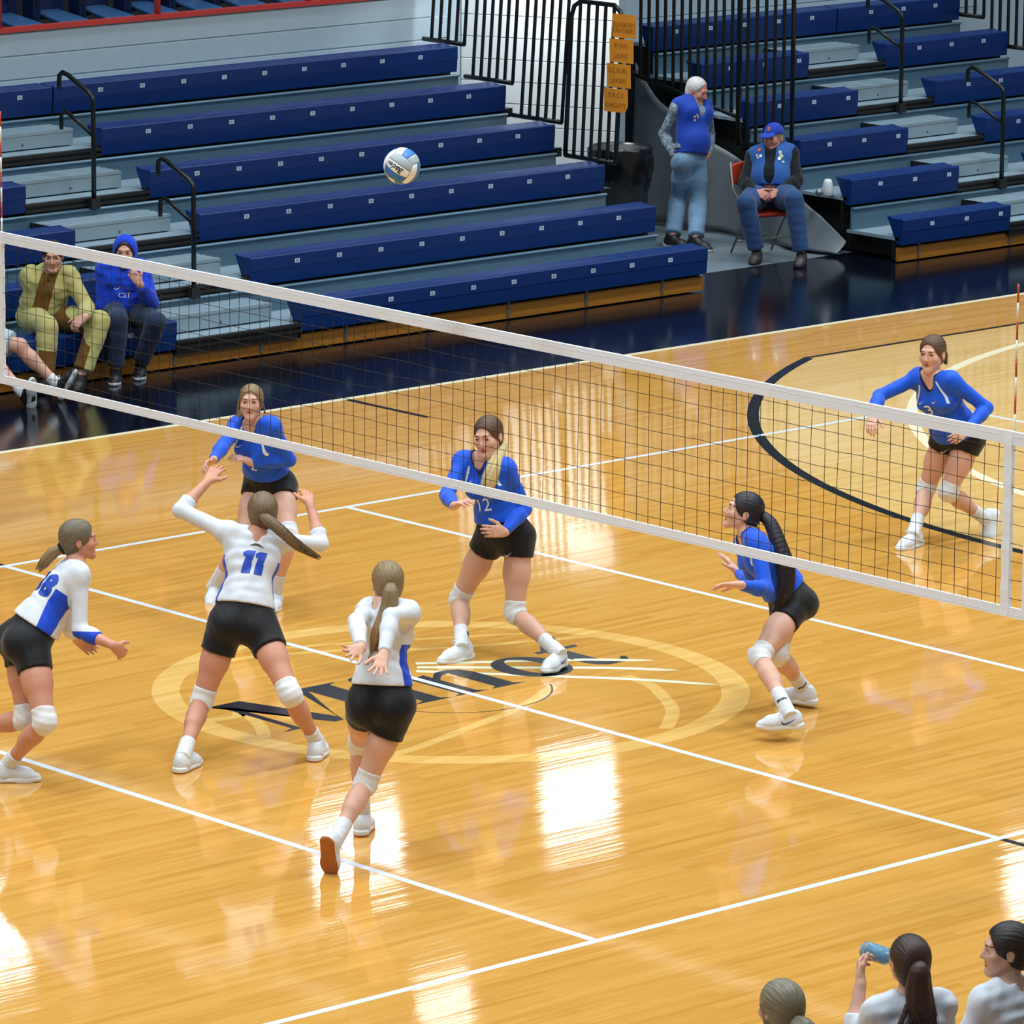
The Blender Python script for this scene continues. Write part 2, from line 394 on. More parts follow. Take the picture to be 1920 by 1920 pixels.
def plate_mesh(num):
    if num not in _plate_cache:
        mb = MB(); w, h = .052, .036
        mb.box(-w / 2, w / 2, -.003, 0, -h / 2, h / 2, 0)
        v, f = text_mesh(str(num), .032)
        mb.add([(x * .9, -.0036, y) for x, y, z in v], f, 1)
        o = mb.build('number_plate', [M_PLATE, M_DIGIT]); _plate_cache[num] = o.data
        bpy.data.objects.remove(o)
    return _plate_cache[num]
def yrow(i): return YF + DEP * i
def zseat(i): return SEAT0 + RISE * i
def ztread(i): return TR0 + RISE * i
def bench(parent, i, x0, x1, first_num, offs, nmax=99):
    """one run of moulded bench: rounded top, creased front, raked back that shows at its ends"""
    y, z = yrow(i), zseat(i)
    prof = [(y + .012, z - .235), (y + .004, z - .12), (y, z - .115), (y, z - .012), (y + .006, z - .003), (y + .015, z), (y + .08, z - .006), (y + .16, z + .004), (y + .196, z + .012),
            (y + .20, z + .004), (y + .165, z - .06), (y + .125, z - .14), (y + .095, z - .195), (y + .065, z - .235)]
    o = MB().prism_x(prof[::-1], x0, x1).build('bench_seat', M_SEAT, parent)
    k = 0; x = x0 + offs
    while x < x1 - .03 and k < nmax:
        inst(plate_mesh(first_num + k), 'number_plate', (x, y - .0005, z - .068), o)
        x += .4572; k += 1
    return o
def deck(parent, i, x0, x1, light_nose=True):
    y, z = yrow(i), ztread(i)
    MB().box(x0, x1, y + .05, y + DEP + .05, z - .03, z).build('deck_tread', M_DECKLIGHT, parent)
    if i == 5: return
    # rear riser panel with rounded bright lip below the next bench
    yr = y + DEP - .015; zt = zseat(i + 1) - .235 - .028
    prof = [(yr, z), (yr + .004, zt - .012), (yr - .016, zt - .010), (yr - .020, zt), (yr - .010, zt + .008), (yr + .02, zt + .008), (yr + .02, z)]
    MB().prism_x(prof, x0, x1).build('riser_panel', M_DECK, parent)
def nosing(parent, i, x0, x1):
    y, z = yrow(i), ztread(i)
    mb = MB()
    mb.prism_x([(y + .06, z), (y + .06, z - .115), (y + .02, z - .115), (y + .02, z - .075), (y + .004, z - .07), (y + .004, z - .045), (y + .02, z - .04), (y + .02, z - .03), (y, z - .022), (y, z + .002), (y + .05, z + .003)], x0, x1)
    mb.build('ribbed_nosing', M_NOSE, parent)
def box_step(parent, i, x0, x1):
    """half-height aluminium aisle step standing on tread i"""
    y, z = yrow(i) + .27, ztread(i); h = .145
    mb = MB().box(x0, x1, y, y + .37, z + .012, z + h)
    for k in range(4): mb.box(x0, x1, y + .02 + .085 * k, y + .06 + .085 * k, z + h, z + h + .005)
    mb.box(x0, x1, y - .006, y + .012, z + h - .02, z + h + .004)
    o = mb.build('aisle_step', M_DECKLIGHT, parent)
    MB().box(x0 - .006, x0 - .001, y - .004, y + .37, z + .005, z + h + .002).build('step_end_shade', M_BLKSTEEL, o)  # black plate: shade on the step's left end put in as colour
    mb = MB(); xc = (x0 + x1) / 2 + .05
    mb.tube([(xc, y - .004, z + .05), (xc, y + .002, z + .05)], .012, 8)
    mb.build('step_bolt', M_BRACKET, o)
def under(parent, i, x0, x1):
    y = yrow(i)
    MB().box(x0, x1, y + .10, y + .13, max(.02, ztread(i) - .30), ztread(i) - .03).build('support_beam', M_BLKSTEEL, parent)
def handrail(parent, x, i):
    """single-post aisle rail: post, upper bar raked back with a hooked end, lower bar parallel"""
    y, z = yrow(i) - .03, ztread(i) - .05
    mb = MB(); top = ztread(i) + .86
    mb.tube([(x, y, z - .05), (x, y, top - .06), (x, y + .012, top - .02), (x, y + .06, top + .015), (x, y + .34, top + .135), (x, y + .41, top + .15), (x, y + .455, top + .12), (x, y + .46, top + .07), (x, y + .46, top + .005)], .021, 10)
    mb.tube([(x, y, top - .34), (x, y + .30, top - .20), (x, y + .38, top - .175), (x, y + .43, top - .20), (x, y + .435, top - .25), (x, y + .435, top - .33)], .018, 10)
    o = mb.build('handrail', M_STEEL, parent)
    MB().box(x - .045, x + .045, y - .03, y + .02, z - .04, z + .05).build('rail_socket', M_NOSE, o)
def guard(parent, x, i, y0, y1, zb, zt, closed_top=False, zb2=None, lean=0.):
    """end panel of upright bars between a lower and an upper rail"""
    fr = MB(); zb2 = zb if zb2 is None else zb2
    fr.tube([(x, y0, zb), (x, y1, zb2)], .022, 8)
    if closed_top:
        fr.tube([(x, y1, zb2), (x, y1, zt - .14), (x, y1 - .03, zt - .05), (x, y1 - .11, zt), (x, y0 + .11, zt), (x, y0 + .03, zt - .05), (x, y0, zt - .14), (x, y0, zb)], .022, 10)
    else:
        fr.tube([(x, y0, zt), (x, y1, zt)], .022, 8)
        fr.tube([(x, y0, zb), (x, y0, zt)], .0165, 8)
    ln = lambda m: [(p[0] + lean * (p[2] - zb), p[1], p[2]) for p in m.v]
    fr.v = ln(fr); o = fr.build('guard_rail', M_STEEL, parent)
    n = max(1, int(round((y1 - y0) / .112)))
    for k in range(1, n):
        yy = y0 + (y1 - y0) * k / n
        rb = MB().tube([(x, yy, zb + (zb2 - zb) * k / n), (x, yy, zt)], .0165, 8, caps=False); rb.v = ln(rb); rb.build('rail_bar', M_STEEL, o)

def bank(name, label, left, right, nrows, number0, left_offs, right_offs, top_split=True):
    B = empty(name, (0, 0, 0)); tag(B, label, 'bleachers', 'pull-out bleachers')
    xl, xa = left; xb, xr = right
    for i in range(nrows):
        if i == nrows - 1 and top_split:
            bench(B, i, xl, xb - .02, number0 + 40, .30, 40) if xb - xl < 4 else bench(B, i, xl, xb - .02, 60, .2, 40)
        else:
            bench(B, i, xl, xa, number0 + i, left_offs)
        bench(B, i, xb, xr, 83 + i, right_offs)
        deck(B, i, xl, xr)
        for q in (xl + .1, xa - .05, xb + .02, (xb + xr) / 2, xr - .1): pass
        under(B, i, xl, xr)
        if i < nrows - 1 or not top_split:
            nosing(B, i, xa, xb)
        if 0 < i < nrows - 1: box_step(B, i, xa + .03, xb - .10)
        # end brackets where the right bench begins
        mb = MB().box(xb - .02, xb, yrow(i) + .02, yrow(i) + .10, ztread(i) - .12, ztread(i) + .02); mb.build('end_bracket', M_STEEL, B)
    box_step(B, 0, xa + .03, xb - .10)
    # closed dark back under the stand
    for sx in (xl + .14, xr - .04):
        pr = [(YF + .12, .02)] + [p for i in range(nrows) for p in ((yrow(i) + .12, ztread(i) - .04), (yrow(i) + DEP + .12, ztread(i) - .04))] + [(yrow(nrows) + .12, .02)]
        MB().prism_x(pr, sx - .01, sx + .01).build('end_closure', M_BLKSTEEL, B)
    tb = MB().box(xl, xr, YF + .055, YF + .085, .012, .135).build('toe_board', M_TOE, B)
    xx = xl + .25
    while xx < xr:
        MB().box(xx, xx + .03, YF + .045, YF + .056, .03, .17).build('toe_bracket', M_BRACKET, tb); xx += 1.22 if int(xx * 10) % 3 else .9
    return B

BL = bank('bleacher_bank', 'left bank of navy bench bleachers, the one the seated spectators are on', (-3.0, 5.41), (6.71, 11.32), 6, 12, .17 + 0, .50)
for i in (1, 3): handrail(BL, 6.09, i)
gx = 11.40
guard(BL, gx, 5, 12.73, 13.30, 1.86, 3.3, lean=.07)
guard(BL, gx, 4, 12.07, 12.72, 1.57, 3.1, lean=.07); guard(BL, gx, 3, 11.41, 12.06, 1.28, 3.0, lean=.07)
guard(BL, gx, 2, 10.70, 11.36, .99, 2.38, True, lean=.05)
for i in (2, 3, 4):
    MB().box(gx - .12, gx + .02, yrow(i) + .02, yrow(i) + .10, zseat(i) - .30, zseat(i) - .22).build('end_bracket', M_STEEL, BL)
BR = bank('bleacher_bank', 'right bank of navy bench bleachers beyond the seated man', (13.78, 15.21), (16.27, 18.0), 6, 2, .38, .46)
for i in (1, 3): handrail(BR, 15.76, i)
gx = 13.56
guard(BR, gx, 5, 11.33, 12.78, 1.15, 3.1, False, 1.42)
guard(BR, gx - .03, 3, 10.62, 11.32, .98, 2.7, True, .90)
guard(BR, 18.06, 5, 12.46, 13.3, 1.66, 3.3); guard(BR, 18.06, 4, 11.8, 12.46, 1.40, 3.1)

# ------------------------------------------------------------------ upper deck: red rail and folding arena chairs
M_RED = mat('red_rail_paint', '#c33a3a', .38, var=.06)
M_CHAIR = mat('navy_arena_chair', '#13244a', .38, var=.12)
M_CHAIRPANLIT = mat('chair_pan_highlight', '#355f8e', .35, var=.08)  # pan blue lightened, highlight from above put into the colour
M_DECKDARK = mat('dark_deck', '#0d1016', .7)
dk = MB().box(-30, 45, YW + .25, 24, 1.5, 1.75).build('floor_upper_deck', M_DECKDARK); tag(dk, 'dark upper seating deck', kind='structure')
rl = empty('deck_railing'); tag(rl, 'red painted railing along the top of the pale block wall', 'railing')
MB().box(-6, 11.95, YW - .02, YW + .06, 2.245, 2.285).build('base_rail', M_RED, rl)
MB().tube([(-6, YW + .02, 3.15), (11.95, YW + .02, 3.15)], .03, 10).build('top_rail', M_RED, rl)
for k in range(8): MB().tube([(6.66 + 1.74 * (k - 4), YW + .02, 2.27), (6.66 + 1.74 * (k - 4), YW + .02, 3.15)], .03, 10).build('rail_post', M_RED, rl)
def arena_chair(x, y, z):
    c = empty('arena_chair', (x, y, z))
    def rbox(name, x0, x1, y0, y1, z0, z1, m, r=.03): return bevel(MB().box(x0, x1, y0, y1, z0, z1).build(name, m, c), r, 3)
    bk = MB()
    bk.prism_x([(.40, .44), (.44, .44), (.54, 1.0), (.51, 1.02), (.49, 1.0)], -.21, .21)
    bevel(bk.build('backrest', M_CHAIR, c), .02, 2)
    MB().prism_x([(.415, .64), (.45, .64), (.45, .67), (.418, .67)], -.15, .12).build('back_grip', M_CHAIRPANLIT, c)
    st = MB(); st.add([(-.16, -.02, .47), (.16, -.02, .47), (.13, .40, .53), (-.13, .40, .53), (-.16, -.02, .43), (.16, -.02, .43), (.13, .40, .49), (-.13, .40, .49)],
                      [(0, 1, 2, 3), (7, 6, 5, 4), (0, 4, 5, 1), (1, 5, 6, 2), (2, 6, 7, 3), (3, 7, 4, 0)])
    bevel(st.build('seat', M_CHAIRPANLIT, c), .015, 2)
    for s in (-1, 1):
        a = MB().box(s * .234 - .018, s * .234 + .018, .02, .42, .76, .80).box(s * .234 - .018, s * .234 + .018, .20, .36, 0, .76)
        a.build('arm_standard', M_CHAIR, c)
    MB().box(-.2, .2, .05, .36, .02, .06).build('underframe', M_CHAIR, c)
    return c
xs = [5.86 + .51 * k for k in range(10)]
def _chair_label(k):
    return ['leftmost navy folding arena chair behind the red railing, cut by the frame edge', 'second navy folding arena chair from the left behind the red railing',
            'third navy folding arena chair from the left behind the red railing', 'fourth navy folding arena chair from the left behind the red railing',
            'fifth navy folding arena chair from the left, beside the middle red post', 'sixth navy folding arena chair from the left behind the red railing',
            'seventh navy folding arena chair from the left behind the red railing', 'eighth navy folding arena chair from the left behind the red railing',
            'ninth navy folding arena chair from the left behind the red railing', 'rightmost navy folding arena chair behind the red railing'][k]
ch0 = None
for k, x in enumerate(xs):
    if ch0 is None:
        ch0 = arena_chair(x, 14.0, 1.75); o = ch0
    else:
        o = ch0.copy(); COL.objects.link(o); o.location = (x, 14.0, 1.75)
        for c in list(ch0.children):
            d = c.copy(); COL.objects.link(d); d.parent = o
    tag(o, _chair_label(k), 'chair', 'arena chairs on the upper deck')
# ================================================================== NET, BALL
M_TAPE = mat('white_net_tape', '#e8f0fb', .6, var=.02, bump=.25, bscale=120, stretch=(1, 1, 6))
M_CORD = mat('black_net_cord', '#1c1209', .7)
M_ANTRED = mat('antenna_red', '#b83a22', .4); M_ANTWHITE = mat('antenna_white', '#f0ece6', .4)
NT_ = empty('volleyball_net', (0, 0, 0)); tag(NT_, 'black mesh volleyball net with white top and bottom tapes', 'net')
def tape(name, y0, y1, z0, z1, th=.006, sag=0., n=40, parent=NT_):
    mb = MB(); v = []
    for i in range(n + 1):
        u = i / n; y = y0 + (y1 - y0) * u; dz = -sag * 4 * u * (1 - u)
        v += [(-th, y, z0 + dz), (th, y, z0 + dz), (th, y, z1 + dz), (-th, y, z1 + dz)]
    f = []
    for i in range(n):
        b = 4 * i
        for k in range(4): f.append((b + k, b + (k + 1) % 4, b + 4 + (k + 1) % 4, b + 4 + k))
    f += [(3, 2, 1, 0), (4 * n, 4 * n + 1, 4 * n + 2, 4 * n + 3)]
    return mb.add(v, f).build(name, M_TAPE, parent)
ZT, ZB = 2.245, 1.235
tp = tape('top_tape', -4.95, 4.95, ZT - .072, ZT, .009, .004)
tape('tape_seam', -4.95, 4.95, ZT - .028, ZT - .025, .0105, .004, parent=tp)
bt = tape('bottom_tape', -4.95, 4.95, ZB, ZB + .055, .008, .004)
tape('tape_seam', -4.95, 4.95, ZB + .014, ZB + .017, .0095, .004, parent=bt)
for s in (-1, 1):
    y = s * 4.475
    mb = MB(); n = 14
    v = []
    for i in range(n + 1):
        z = ZB + (ZT - ZB) * i / n; w = .028 + .0025 * math.sin(i * 1.9 + s); x = -.012 + .003 * math.sin(i * 2.3)
        v += [(x, y - w, z), (x, y + w, z), (.012, y + w, z), (.012, y - w, z)]
    f = [(4 * i + k, 4 * i + (k + 1) % 4, 4 * i + 4 + (k + 1) % 4, 4 * i + 4 + k) for i in range(n) for k in range(4)] + [(3, 2, 1, 0), (4 * n, 4 * n + 1, 4 * n + 2, 4 * n + 3)]
    mb.add(v, f).build('side_band', M_TAPE, NT_)
    # vertical end sleeve of the net towards the post
    e0, e1 = (s * 4.60, s * 4.95)
    MB().box(-.01, .01, min(e0, e1), max(e0, e1), ZB, ZT).build('end_sleeve', M_TAPE, NT_)
    if s < 0:
        mk = MB(); mk.lathe([(0, 0), (.016, 0)], (0, 0, 0), 16)
        mk.v = [(-.0115, -4.66 + a, 2.115 + b) for a, b, c in mk.v]; mk.box(-.0115, -.011, -4.674, -4.646, 2.137, 2.147); mk.box(-.0115, -.011, -4.70, -4.625, 2.078, 2.084)
        mk.build('maker_mark', M_CORD, NT_)
# mesh cords: 10 cm squares, slightly uneven
def jit(a): return (RNG.random() - .5) * a
ny = int(9.2 / .1)
cords = MB()
for k in range(ny + 1):
    y = -4.6 + .1 * k; j = jit(.006)
    MB().tube([(0, y + j, ZB + .03), (jit(.01), y + jit(.012), 1.55), (jit(.01), y + jit(.012), 1.9), (0, y + j, ZT - .04)], .0019, 5, caps=False).build('vertical_cord', M_CORD, NT_)
for k in range(1, 10):
    z = ZB + .101 * k
    pts = [(jit(.01), y, z + jit(.008) - .004 * (1 - (y / 4.6) ** 2)) for y in np.linspace(-4.6, 4.6, 60)]
    MB().tube(pts, .0019, 5, caps=False).build('horizontal_cord', M_CORD, NT_)
# antennas
for s, lab in ((-1, 'striped red and white antenna at the right end of the net'), (1, 'striped red and white antenna at the left end of the net')):
    y = -4.490 if s < 0 else 4.484; a = empty('antenna', (.019, y, ZB)); tag(a, lab, 'antenna', 'net antennas')
    for k in range(18):
        MB().tube([(0, 0, .1 * k), (0, 0, .1 * (k + 1))], .0055, 8).build('rod_segment', M_ANTRED if k % 2 else M_ANTWHITE, a)
# posts stand outside the side bands
M_POST = mat('padded_post_blue', '#1b3f9c', .5)
for s, lab in ((-1, 'round net post with blue padding beyond the right antenna'), (1, 'round net post with blue padding beyond the left antenna')):
    P = empty('net_post', (0, s * 5.6, 0)); tag(P, lab, 'post', 'net posts')
    MB().lathe([(.0, 0), (.05, 0), (.05, 2.45), (0, 2.46)], seg=20).build('pole', M_STEEL, P)
    MB().lathe([(.05, .05), (.13, .05), (.14, .1), (.14, 1.85), (.13, 1.9), (.05, 1.9)], seg=24).build('padding', M_POST, P)
    for z in (ZT - .01, ZB + .01):
        MB().tube([(0, -s * .65, z), (0, 0, z + .01)], .004, 6).build('tension_cable', M_STEEL, P)

# ball: eighteen panels in six groups of three
def volleyball(center, r):
    B = empty('volleyball', center); tag(B, 'white, blue and grey volleyball in the air above the net', 'ball')
    mw = mat('ball_white', '#f2f4f5', .42, var=.02, bump=.1, bscale=300); mb_ = mat('ball_blue', '#1f74c4', .42, var=.03); mg = mat('ball_grey', '#a9b3b9', .42, var=.03)
    core = MB()
    tc, cr, up = np.array((-.656, -.726, .205)), np.array((.7418, -.6706, 0.)), np.array((.137, .152, .979))
    n0 = tc - cr * .30 - up * .22; n0 /= np.linalg.norm(n0)
    u0 = cr * .85 - up * .53; u0 -= n0 * (u0 @ n0); u0 /= np.linalg.norm(u0); w0 = np.cross(n0, u0)
    R0 = Matrix([[n0[i], u0[i], w0[i]] for i in range(3)])
    axes = [((1, 0, 0), (0, 1, 0), (0, 0, 1)), ((-1, 0, 0), (0, 1, 0), (0, 0, 1)), ((0, 1, 0), (0, 0, 1), (1, 0, 0)), ((0, -1, 0), (0, 0, 1), (1, 0, 0)), ((0, 0, 1), (1, 0, 0), (0, 1, 0)), ((0, 0, -1), (1, 0, 0), (0, 1, 0))]
    for fi, (n, u, w) in enumerate(axes):
        n, u, w = map(np.array, (n, u, w))
        for st in range(3):
            N = 10; vs = []
            t0, t1 = -1 + 2 * st / 3, -1 + 2 * (st + 1) / 3; g = .022
            for a in range(N + 1):
                for b in range(N + 1):
                    p = (-1 + g + (2 - 2 * g) * a / N); q = t0 + g + (t1 - t0 - 2 * g) * b / N
                    d = n + np.tan(p * math.pi / 4) * u + np.tan(q * math.pi / 4) * w; d = d / np.linalg.norm(d)
                    edge = min(1, min(a, N - a, b, N - b) / 1.0)
                    vs.append(tuple(np.array(R0 @ Vector(d)) * r * (.985 + .015 * edge)))
            fs = [(a * (N + 1) + b, (a + 1) * (N + 1) + b, (a + 1) * (N + 1) + b + 1, a * (N + 1) + b + 1) for a in range(N) for b in range(N)]
            if np.dot(np.cross(u, w), n) < 0: fs = [f[::-1] for f in fs]
            m = ((mb_, mw, mg) if fi == 0 else (mw, mb_, mw) if fi in (2, 3) else (mw, mb_, mg) if fi == 4 else (mg, mw, mb_))[st]
            mesh_obj('ball_panel', vs, fs, m, B, True)
    MB().lathe([(r * .984 * math.sin(a), -r * .984 * math.cos(a)) for a in np.linspace(0.01, 3.13, 20)], seg=32).build('bladder', mat('ball_seam', '#6d7478', .6), B)
    tv, tf = text_mesh('Baden', .052, .25, .0012)
    pts = []
    for x, y, z in tv:
        d = n0 - u0 * (x / r + .18) - w0 * (y / r) ; pts.append(tuple(d / np.linalg.norm(d) * r * 1.006))
    mesh_obj('maker_script', pts, tf, M_CORD, B)
    return B
BALL = volleyball((-.62, -.25, 3.255), .107)
# ================================================================== PASSAGE PROPS
# grey curtain along the left end of the right bank
M_CURT = mat('grey_vinyl_curtain', '#6d757b', .5, var=.07, vscale=4, bump=.15, bscale=60)
top = [(12.9, 1.50), (12.8, 1.39), (12.54, 1.17), (12.18, .98), (11.75, .83), (11.39, .70), (11.1, .62), (10.69, .48), (10.4, .34), (10.2, .20), (10.08, .13)]
cv_ = []; n = 60; m = 14
ys = np.linspace(12.9, 10.08, n + 1); zt = np.interp(-ys, [-p[0] for p in top], [p[1] for p in top])
mb = MB(); v = []
for i in range(n + 1):
    for k in range(m + 1):
        u = k / m; z = .035 + (zt[i] - .035) * u
        x = 13.70 - .035 * math.sin(ys[i] * 9.0 + 1.2 * u) * (1 - .5 * u) - .05 * (1 - u) ** 2 * (1 + .8 * math.sin(ys[i] * 3.1)) - (.12 * max(0, 1 - abs(ys[i] - 10.35) / .5) * (1 - u))
        v.append((x, ys[i], z))
mb.add(v, [(i * (m + 1) + k, (i + 1) * (m + 1) + k, (i + 1) * (m + 1) + k + 1, i * (m + 1) + k + 1) for i in range(n) for k in range(m)], 0, True)
cur = mb.build('end_curtain', M_CURT); s_ = cur.modifiers.new('thick', 'SOLIDIFY'); s_.thickness = .008
tag(cur, 'grey vinyl curtain hung along the end of the right bleachers', 'curtain')
# orange paper signs taped to the rail
_t = NT('orange_paper'); _t.set(Base_Color=(1, .37, .035), Roughness=.7); _tr = _t.n('ShaderNodeBsdfTranslucent'); _tr.inputs[0].default_value = (1, .37, .035, 1); _mx = _t.n('ShaderNodeMixShader')
_mx.inputs[0].default_value = .45; _t.l(_t.b.outputs[0], _mx.inputs[1]); _t.l(_tr.outputs[0], _mx.inputs[2]); _t.l(_mx.outputs[0], _t.t.nodes['Material Output'].inputs[0]); M_ORANGE = _t.m; M_INK = mat('brown_marker_ink', '#9a560c', .7)
for k, (a, b, lab) in enumerate((('GLENBURN', 'PANTHERS', 'orange paper sign reading GLENBURN PANTHERS, topmost on the rail'), ('RYAN', 'LIONS', 'orange paper sign reading RYAN LIONS'),
                                 ('D.L.BURL', 'LAKERS', 'orange paper sign reading D.L.BURL LAKERS'), ('O.R.C.S', 'KNIGHTS', 'orange paper sign reading O.R.C.S KNIGHTS, lowest, corner curling'))):
    S_ = empty('paper_sign', (11.355, 10.56 + .032 * k, 2.225 - .222 * k)); tag(S_, lab, 'sign', 'orange paper signs on the guard rail')
    S_.rotation_euler = (math.radians(-1.5), 0, 0)
    w, h = .155, .105; pv = []; N = 8
    for i in range(N + 1):
        for q in range(N + 1):
            yy, zz = w - 2 * w * i / N, -h + 2 * h * q / N
            cur_ = max(0, (i / N) + (1 - q / N) - 1.7) if k == 3 else 0
            pv.append((-.004 * math.sin(3 * i / N) - .10 * cur_, yy, zz + .05 * cur_))
    p = mesh_obj('sheet', pv, [(i * (N + 1) + q, i * (N + 1) + q + 1, (i + 1) * (N + 1) + q + 1, (i + 1) * (N + 1) + q) for i in range(N) for q in range(N)], M_ORANGE, S_, True)
    for line, dz in ((a, .045 if k else .012), (b, -.045 if k else -.04)):
        tv, tf = text_mesh(line, .062)
        sx = min(1., .27 / max(.01, np.ptp(tv[:, 0])))
        mesh_obj('lettering', [(-.0065, -x * sx, y + dz) for x, y, z in tv], tf, M_INK, S_)
# lined bin
M_BIN = mat('grey_bin_plastic', '#23282c', .5); M_BAG = mat('black_bin_bag', '#0c0e10', .28, var=.2, bump=.4, bscale=30)
B_ = empty('waste_bin', (12.50, 11.80, 0)); tag(B_, 'round dark waste bin lined with a black bag beside the railing', 'bin')
MB().lathe([(0, 0), (.22, 0), (.235, .02), (.27, .89), (.275, .91), (.255, .91), (.20, .05), (0, .05)], seg=32).build('barrel', M_BIN, B_)
bag = MB(); v = []; seg = 64
prof = [(.20, .50), (.25, .85), (.262, .925), (.282, .932), (.292, .91), (.298, .81), (.292, .70), (.282, .62), (.268, .58)]
for r_, z in prof:
    for k in range(seg):
        a = 2 * math.pi * k / seg; d = .012 * math.sin(9 * a + z * 20) + .008 * math.sin(23 * a - z * 31)
        out = z < .92 and r_ > .26
        v.append(((r_ + (d if out else 0)) * math.cos(a), (r_ + (d if out else 0)) * math.sin(a), z + (.035 * math.sin(7 * a) + .02 * math.sin(17 * a) if z < .65 and r_ > .255 else 0)))
bag.add(v, [(i * seg + k, i * seg + (k + 1) % seg, (i + 1) * seg + (k + 1) % seg, (i + 1) * seg + k) for i in range(len(prof) - 1) for k in range(seg)], 0, True).build('bin_bag', M_BAG, B_)
# white beaker lying at the end of the second bench
Cc = empty('beaker', (13.73, 10.34, ztread(1) + .002)); tag(Cc, 'small white beaker with a grey lid left at the end of the second bench', 'beaker')
mb = MB().lathe([(0, 0), (.045, 0), (.05, .01), (.055, .05), (.042, .12), (.030, .15), (0, .155)], seg=20); mb.build('cup', mat('white_beaker', '#d9e0e4', .4), Cc)
MB().lathe([(.0, -.032), (.02, -.028), (.032, -.01), (.034, .0), (.032, .01), (.02, .028), (0, .032)], (-.085, .03, .034), 16).build('lid', mat('grey_beaker_lid', '#8b979c', .3, metal=.5), Cc)
# folding chair
M_CHMET = mat('tan_chair_steel', '#7d7a72', .35, metal=.5); M_CHRED = mat('red_chair_vinyl', '#b8391c', .45, var=.06)
M_CHNAVY = mat('navy_chair_vinyl', '#141c3c', .5, var=.06); M_CHROYAL = mat('royal_chair_vinyl', '#1c3fa8', .5, var=.06)
def folding_chair(loc, yaw, label, vinyl, seat_z=.45, group='folding chairs', back_up=0.):
    c = empty('folding_chair', loc); c.rotation_euler = (0, 0, math.radians(yaw - 90)); tag(c, label, 'chair', group)
    # local: faces +y
    st = MB(); N = 10; v = []
    for i in range(N + 1):
        for k in range(N + 1):
            x, y = -.2 + .4 * i / N, -.19 + .40 * k / N; e = max(abs(x) / .2, abs(y - .01) / .2)
            v.append((x, y, seat_z - .022 * e ** 4))
    st.add(v, [(i * (N + 1) + k, (i + 1) * (N + 1) + k, (i + 1) * (N + 1) + k + 1, i * (N + 1) + k + 1) for i in range(N) for k in range(N)], 0, True)
    so = st.build('seat', vinyl, c); so.modifiers.new('thick', 'SOLIDIFY').thickness = .03
    bk = MB(); v = []
    for i in range(N + 1):
        for k in range(N + 1):
            x, z = -.21 + .42 * i / N, .62 + (.22 + back_up) * k / N
            z = .73 + back_up * .5 + (z - .73 - back_up * .5) * (1 - .28 * (abs(x) / .21) ** 3)
            v.append((x, -.265 - .05 * (z - .62) - .035 * (1 - (x / .21) ** 2), z))
    bk.add(v, [(i * (N + 1) + k, i * (N + 1) + k + 1, (i + 1) * (N + 1) + k + 1, (i + 1) * (N + 1) + k) for i in range(N) for k in range(N)], 0, True)
    bo = bk.build('backrest', vinyl, c); bo.modifiers.new('thick', 'SOLIDIFY').thickness = .02
    for s in (-1, 1):
        MB().tube([(s * .22, .27, .012), (s * .22, .06, .42), (s * .22, -.22, .60), (s * .215, -.29 - .05 * back_up, .84 + back_up)], .011, 8).build('front_leg', M_CHMET, c)
        MB().tube([(s * .205, -.27, .012), (s * .205, -.02, .34), (s * .205, .12, seat_z - .02)], .010, 8).build('rear_leg', M_CHMET, c)
    MB().tube([(-.22, .17, .20), (.22, .17, .20)], .008, 8).build('front_stretcher', M_CHMET, c)
    MB().tube([(-.205, -.19, .12), (.205, -.19, .12)], .008, 8).build('rear_stretcher', M_CHMET, c)
    return c

# added unseen lamp that brightens the white wall, turned away from the floor
Lm = empty('added_wall_lamp', (11.62, 12.15, 3.15)); tag(Lm, 'added unseen lamp above the passage, turned to the white wall to brighten it', 'lamp')
Lm.rotation_euler = Vector((.70, .52, -1.35)).to_track_quat('-Z', 'Y').to_euler()
hb = MB().box(-.36, .36, -.10, .10, .03, .08).box(-.36, .36, -.10, -.08, -.03, .03).box(-.36, .36, .08, .10, -.03, .03).box(-.36, -.34, -.08, .08, -.03, .03).box(.34, .36, -.08, .08, -.03, .03)
hb.build('housing', M_STEEL, Lm)
MB().tube([(0, 0, .05), (0, .25, .6)], .012, 8).build('stem', M_STEEL, Lm)
al = area_light('passage_fill_light', (0, 0, .0), (0, 0, 0), .66, .14, 34, (.90, .97, 1.0), 140); al.parent = Lm
# ================================================================== FIGURES: signed-distance sculpting
def V3(p): return np.asarray(p, float)
def unit(v): v = V3(v); return v / (np.linalg.norm(v) + 1e-12)
def lerp(a, b, t): return V3(a) * (1 - t) + V3(b) * t
def perp(v, n): v = V3(v) - V3(n) * np.dot(v, n); return unit(v)

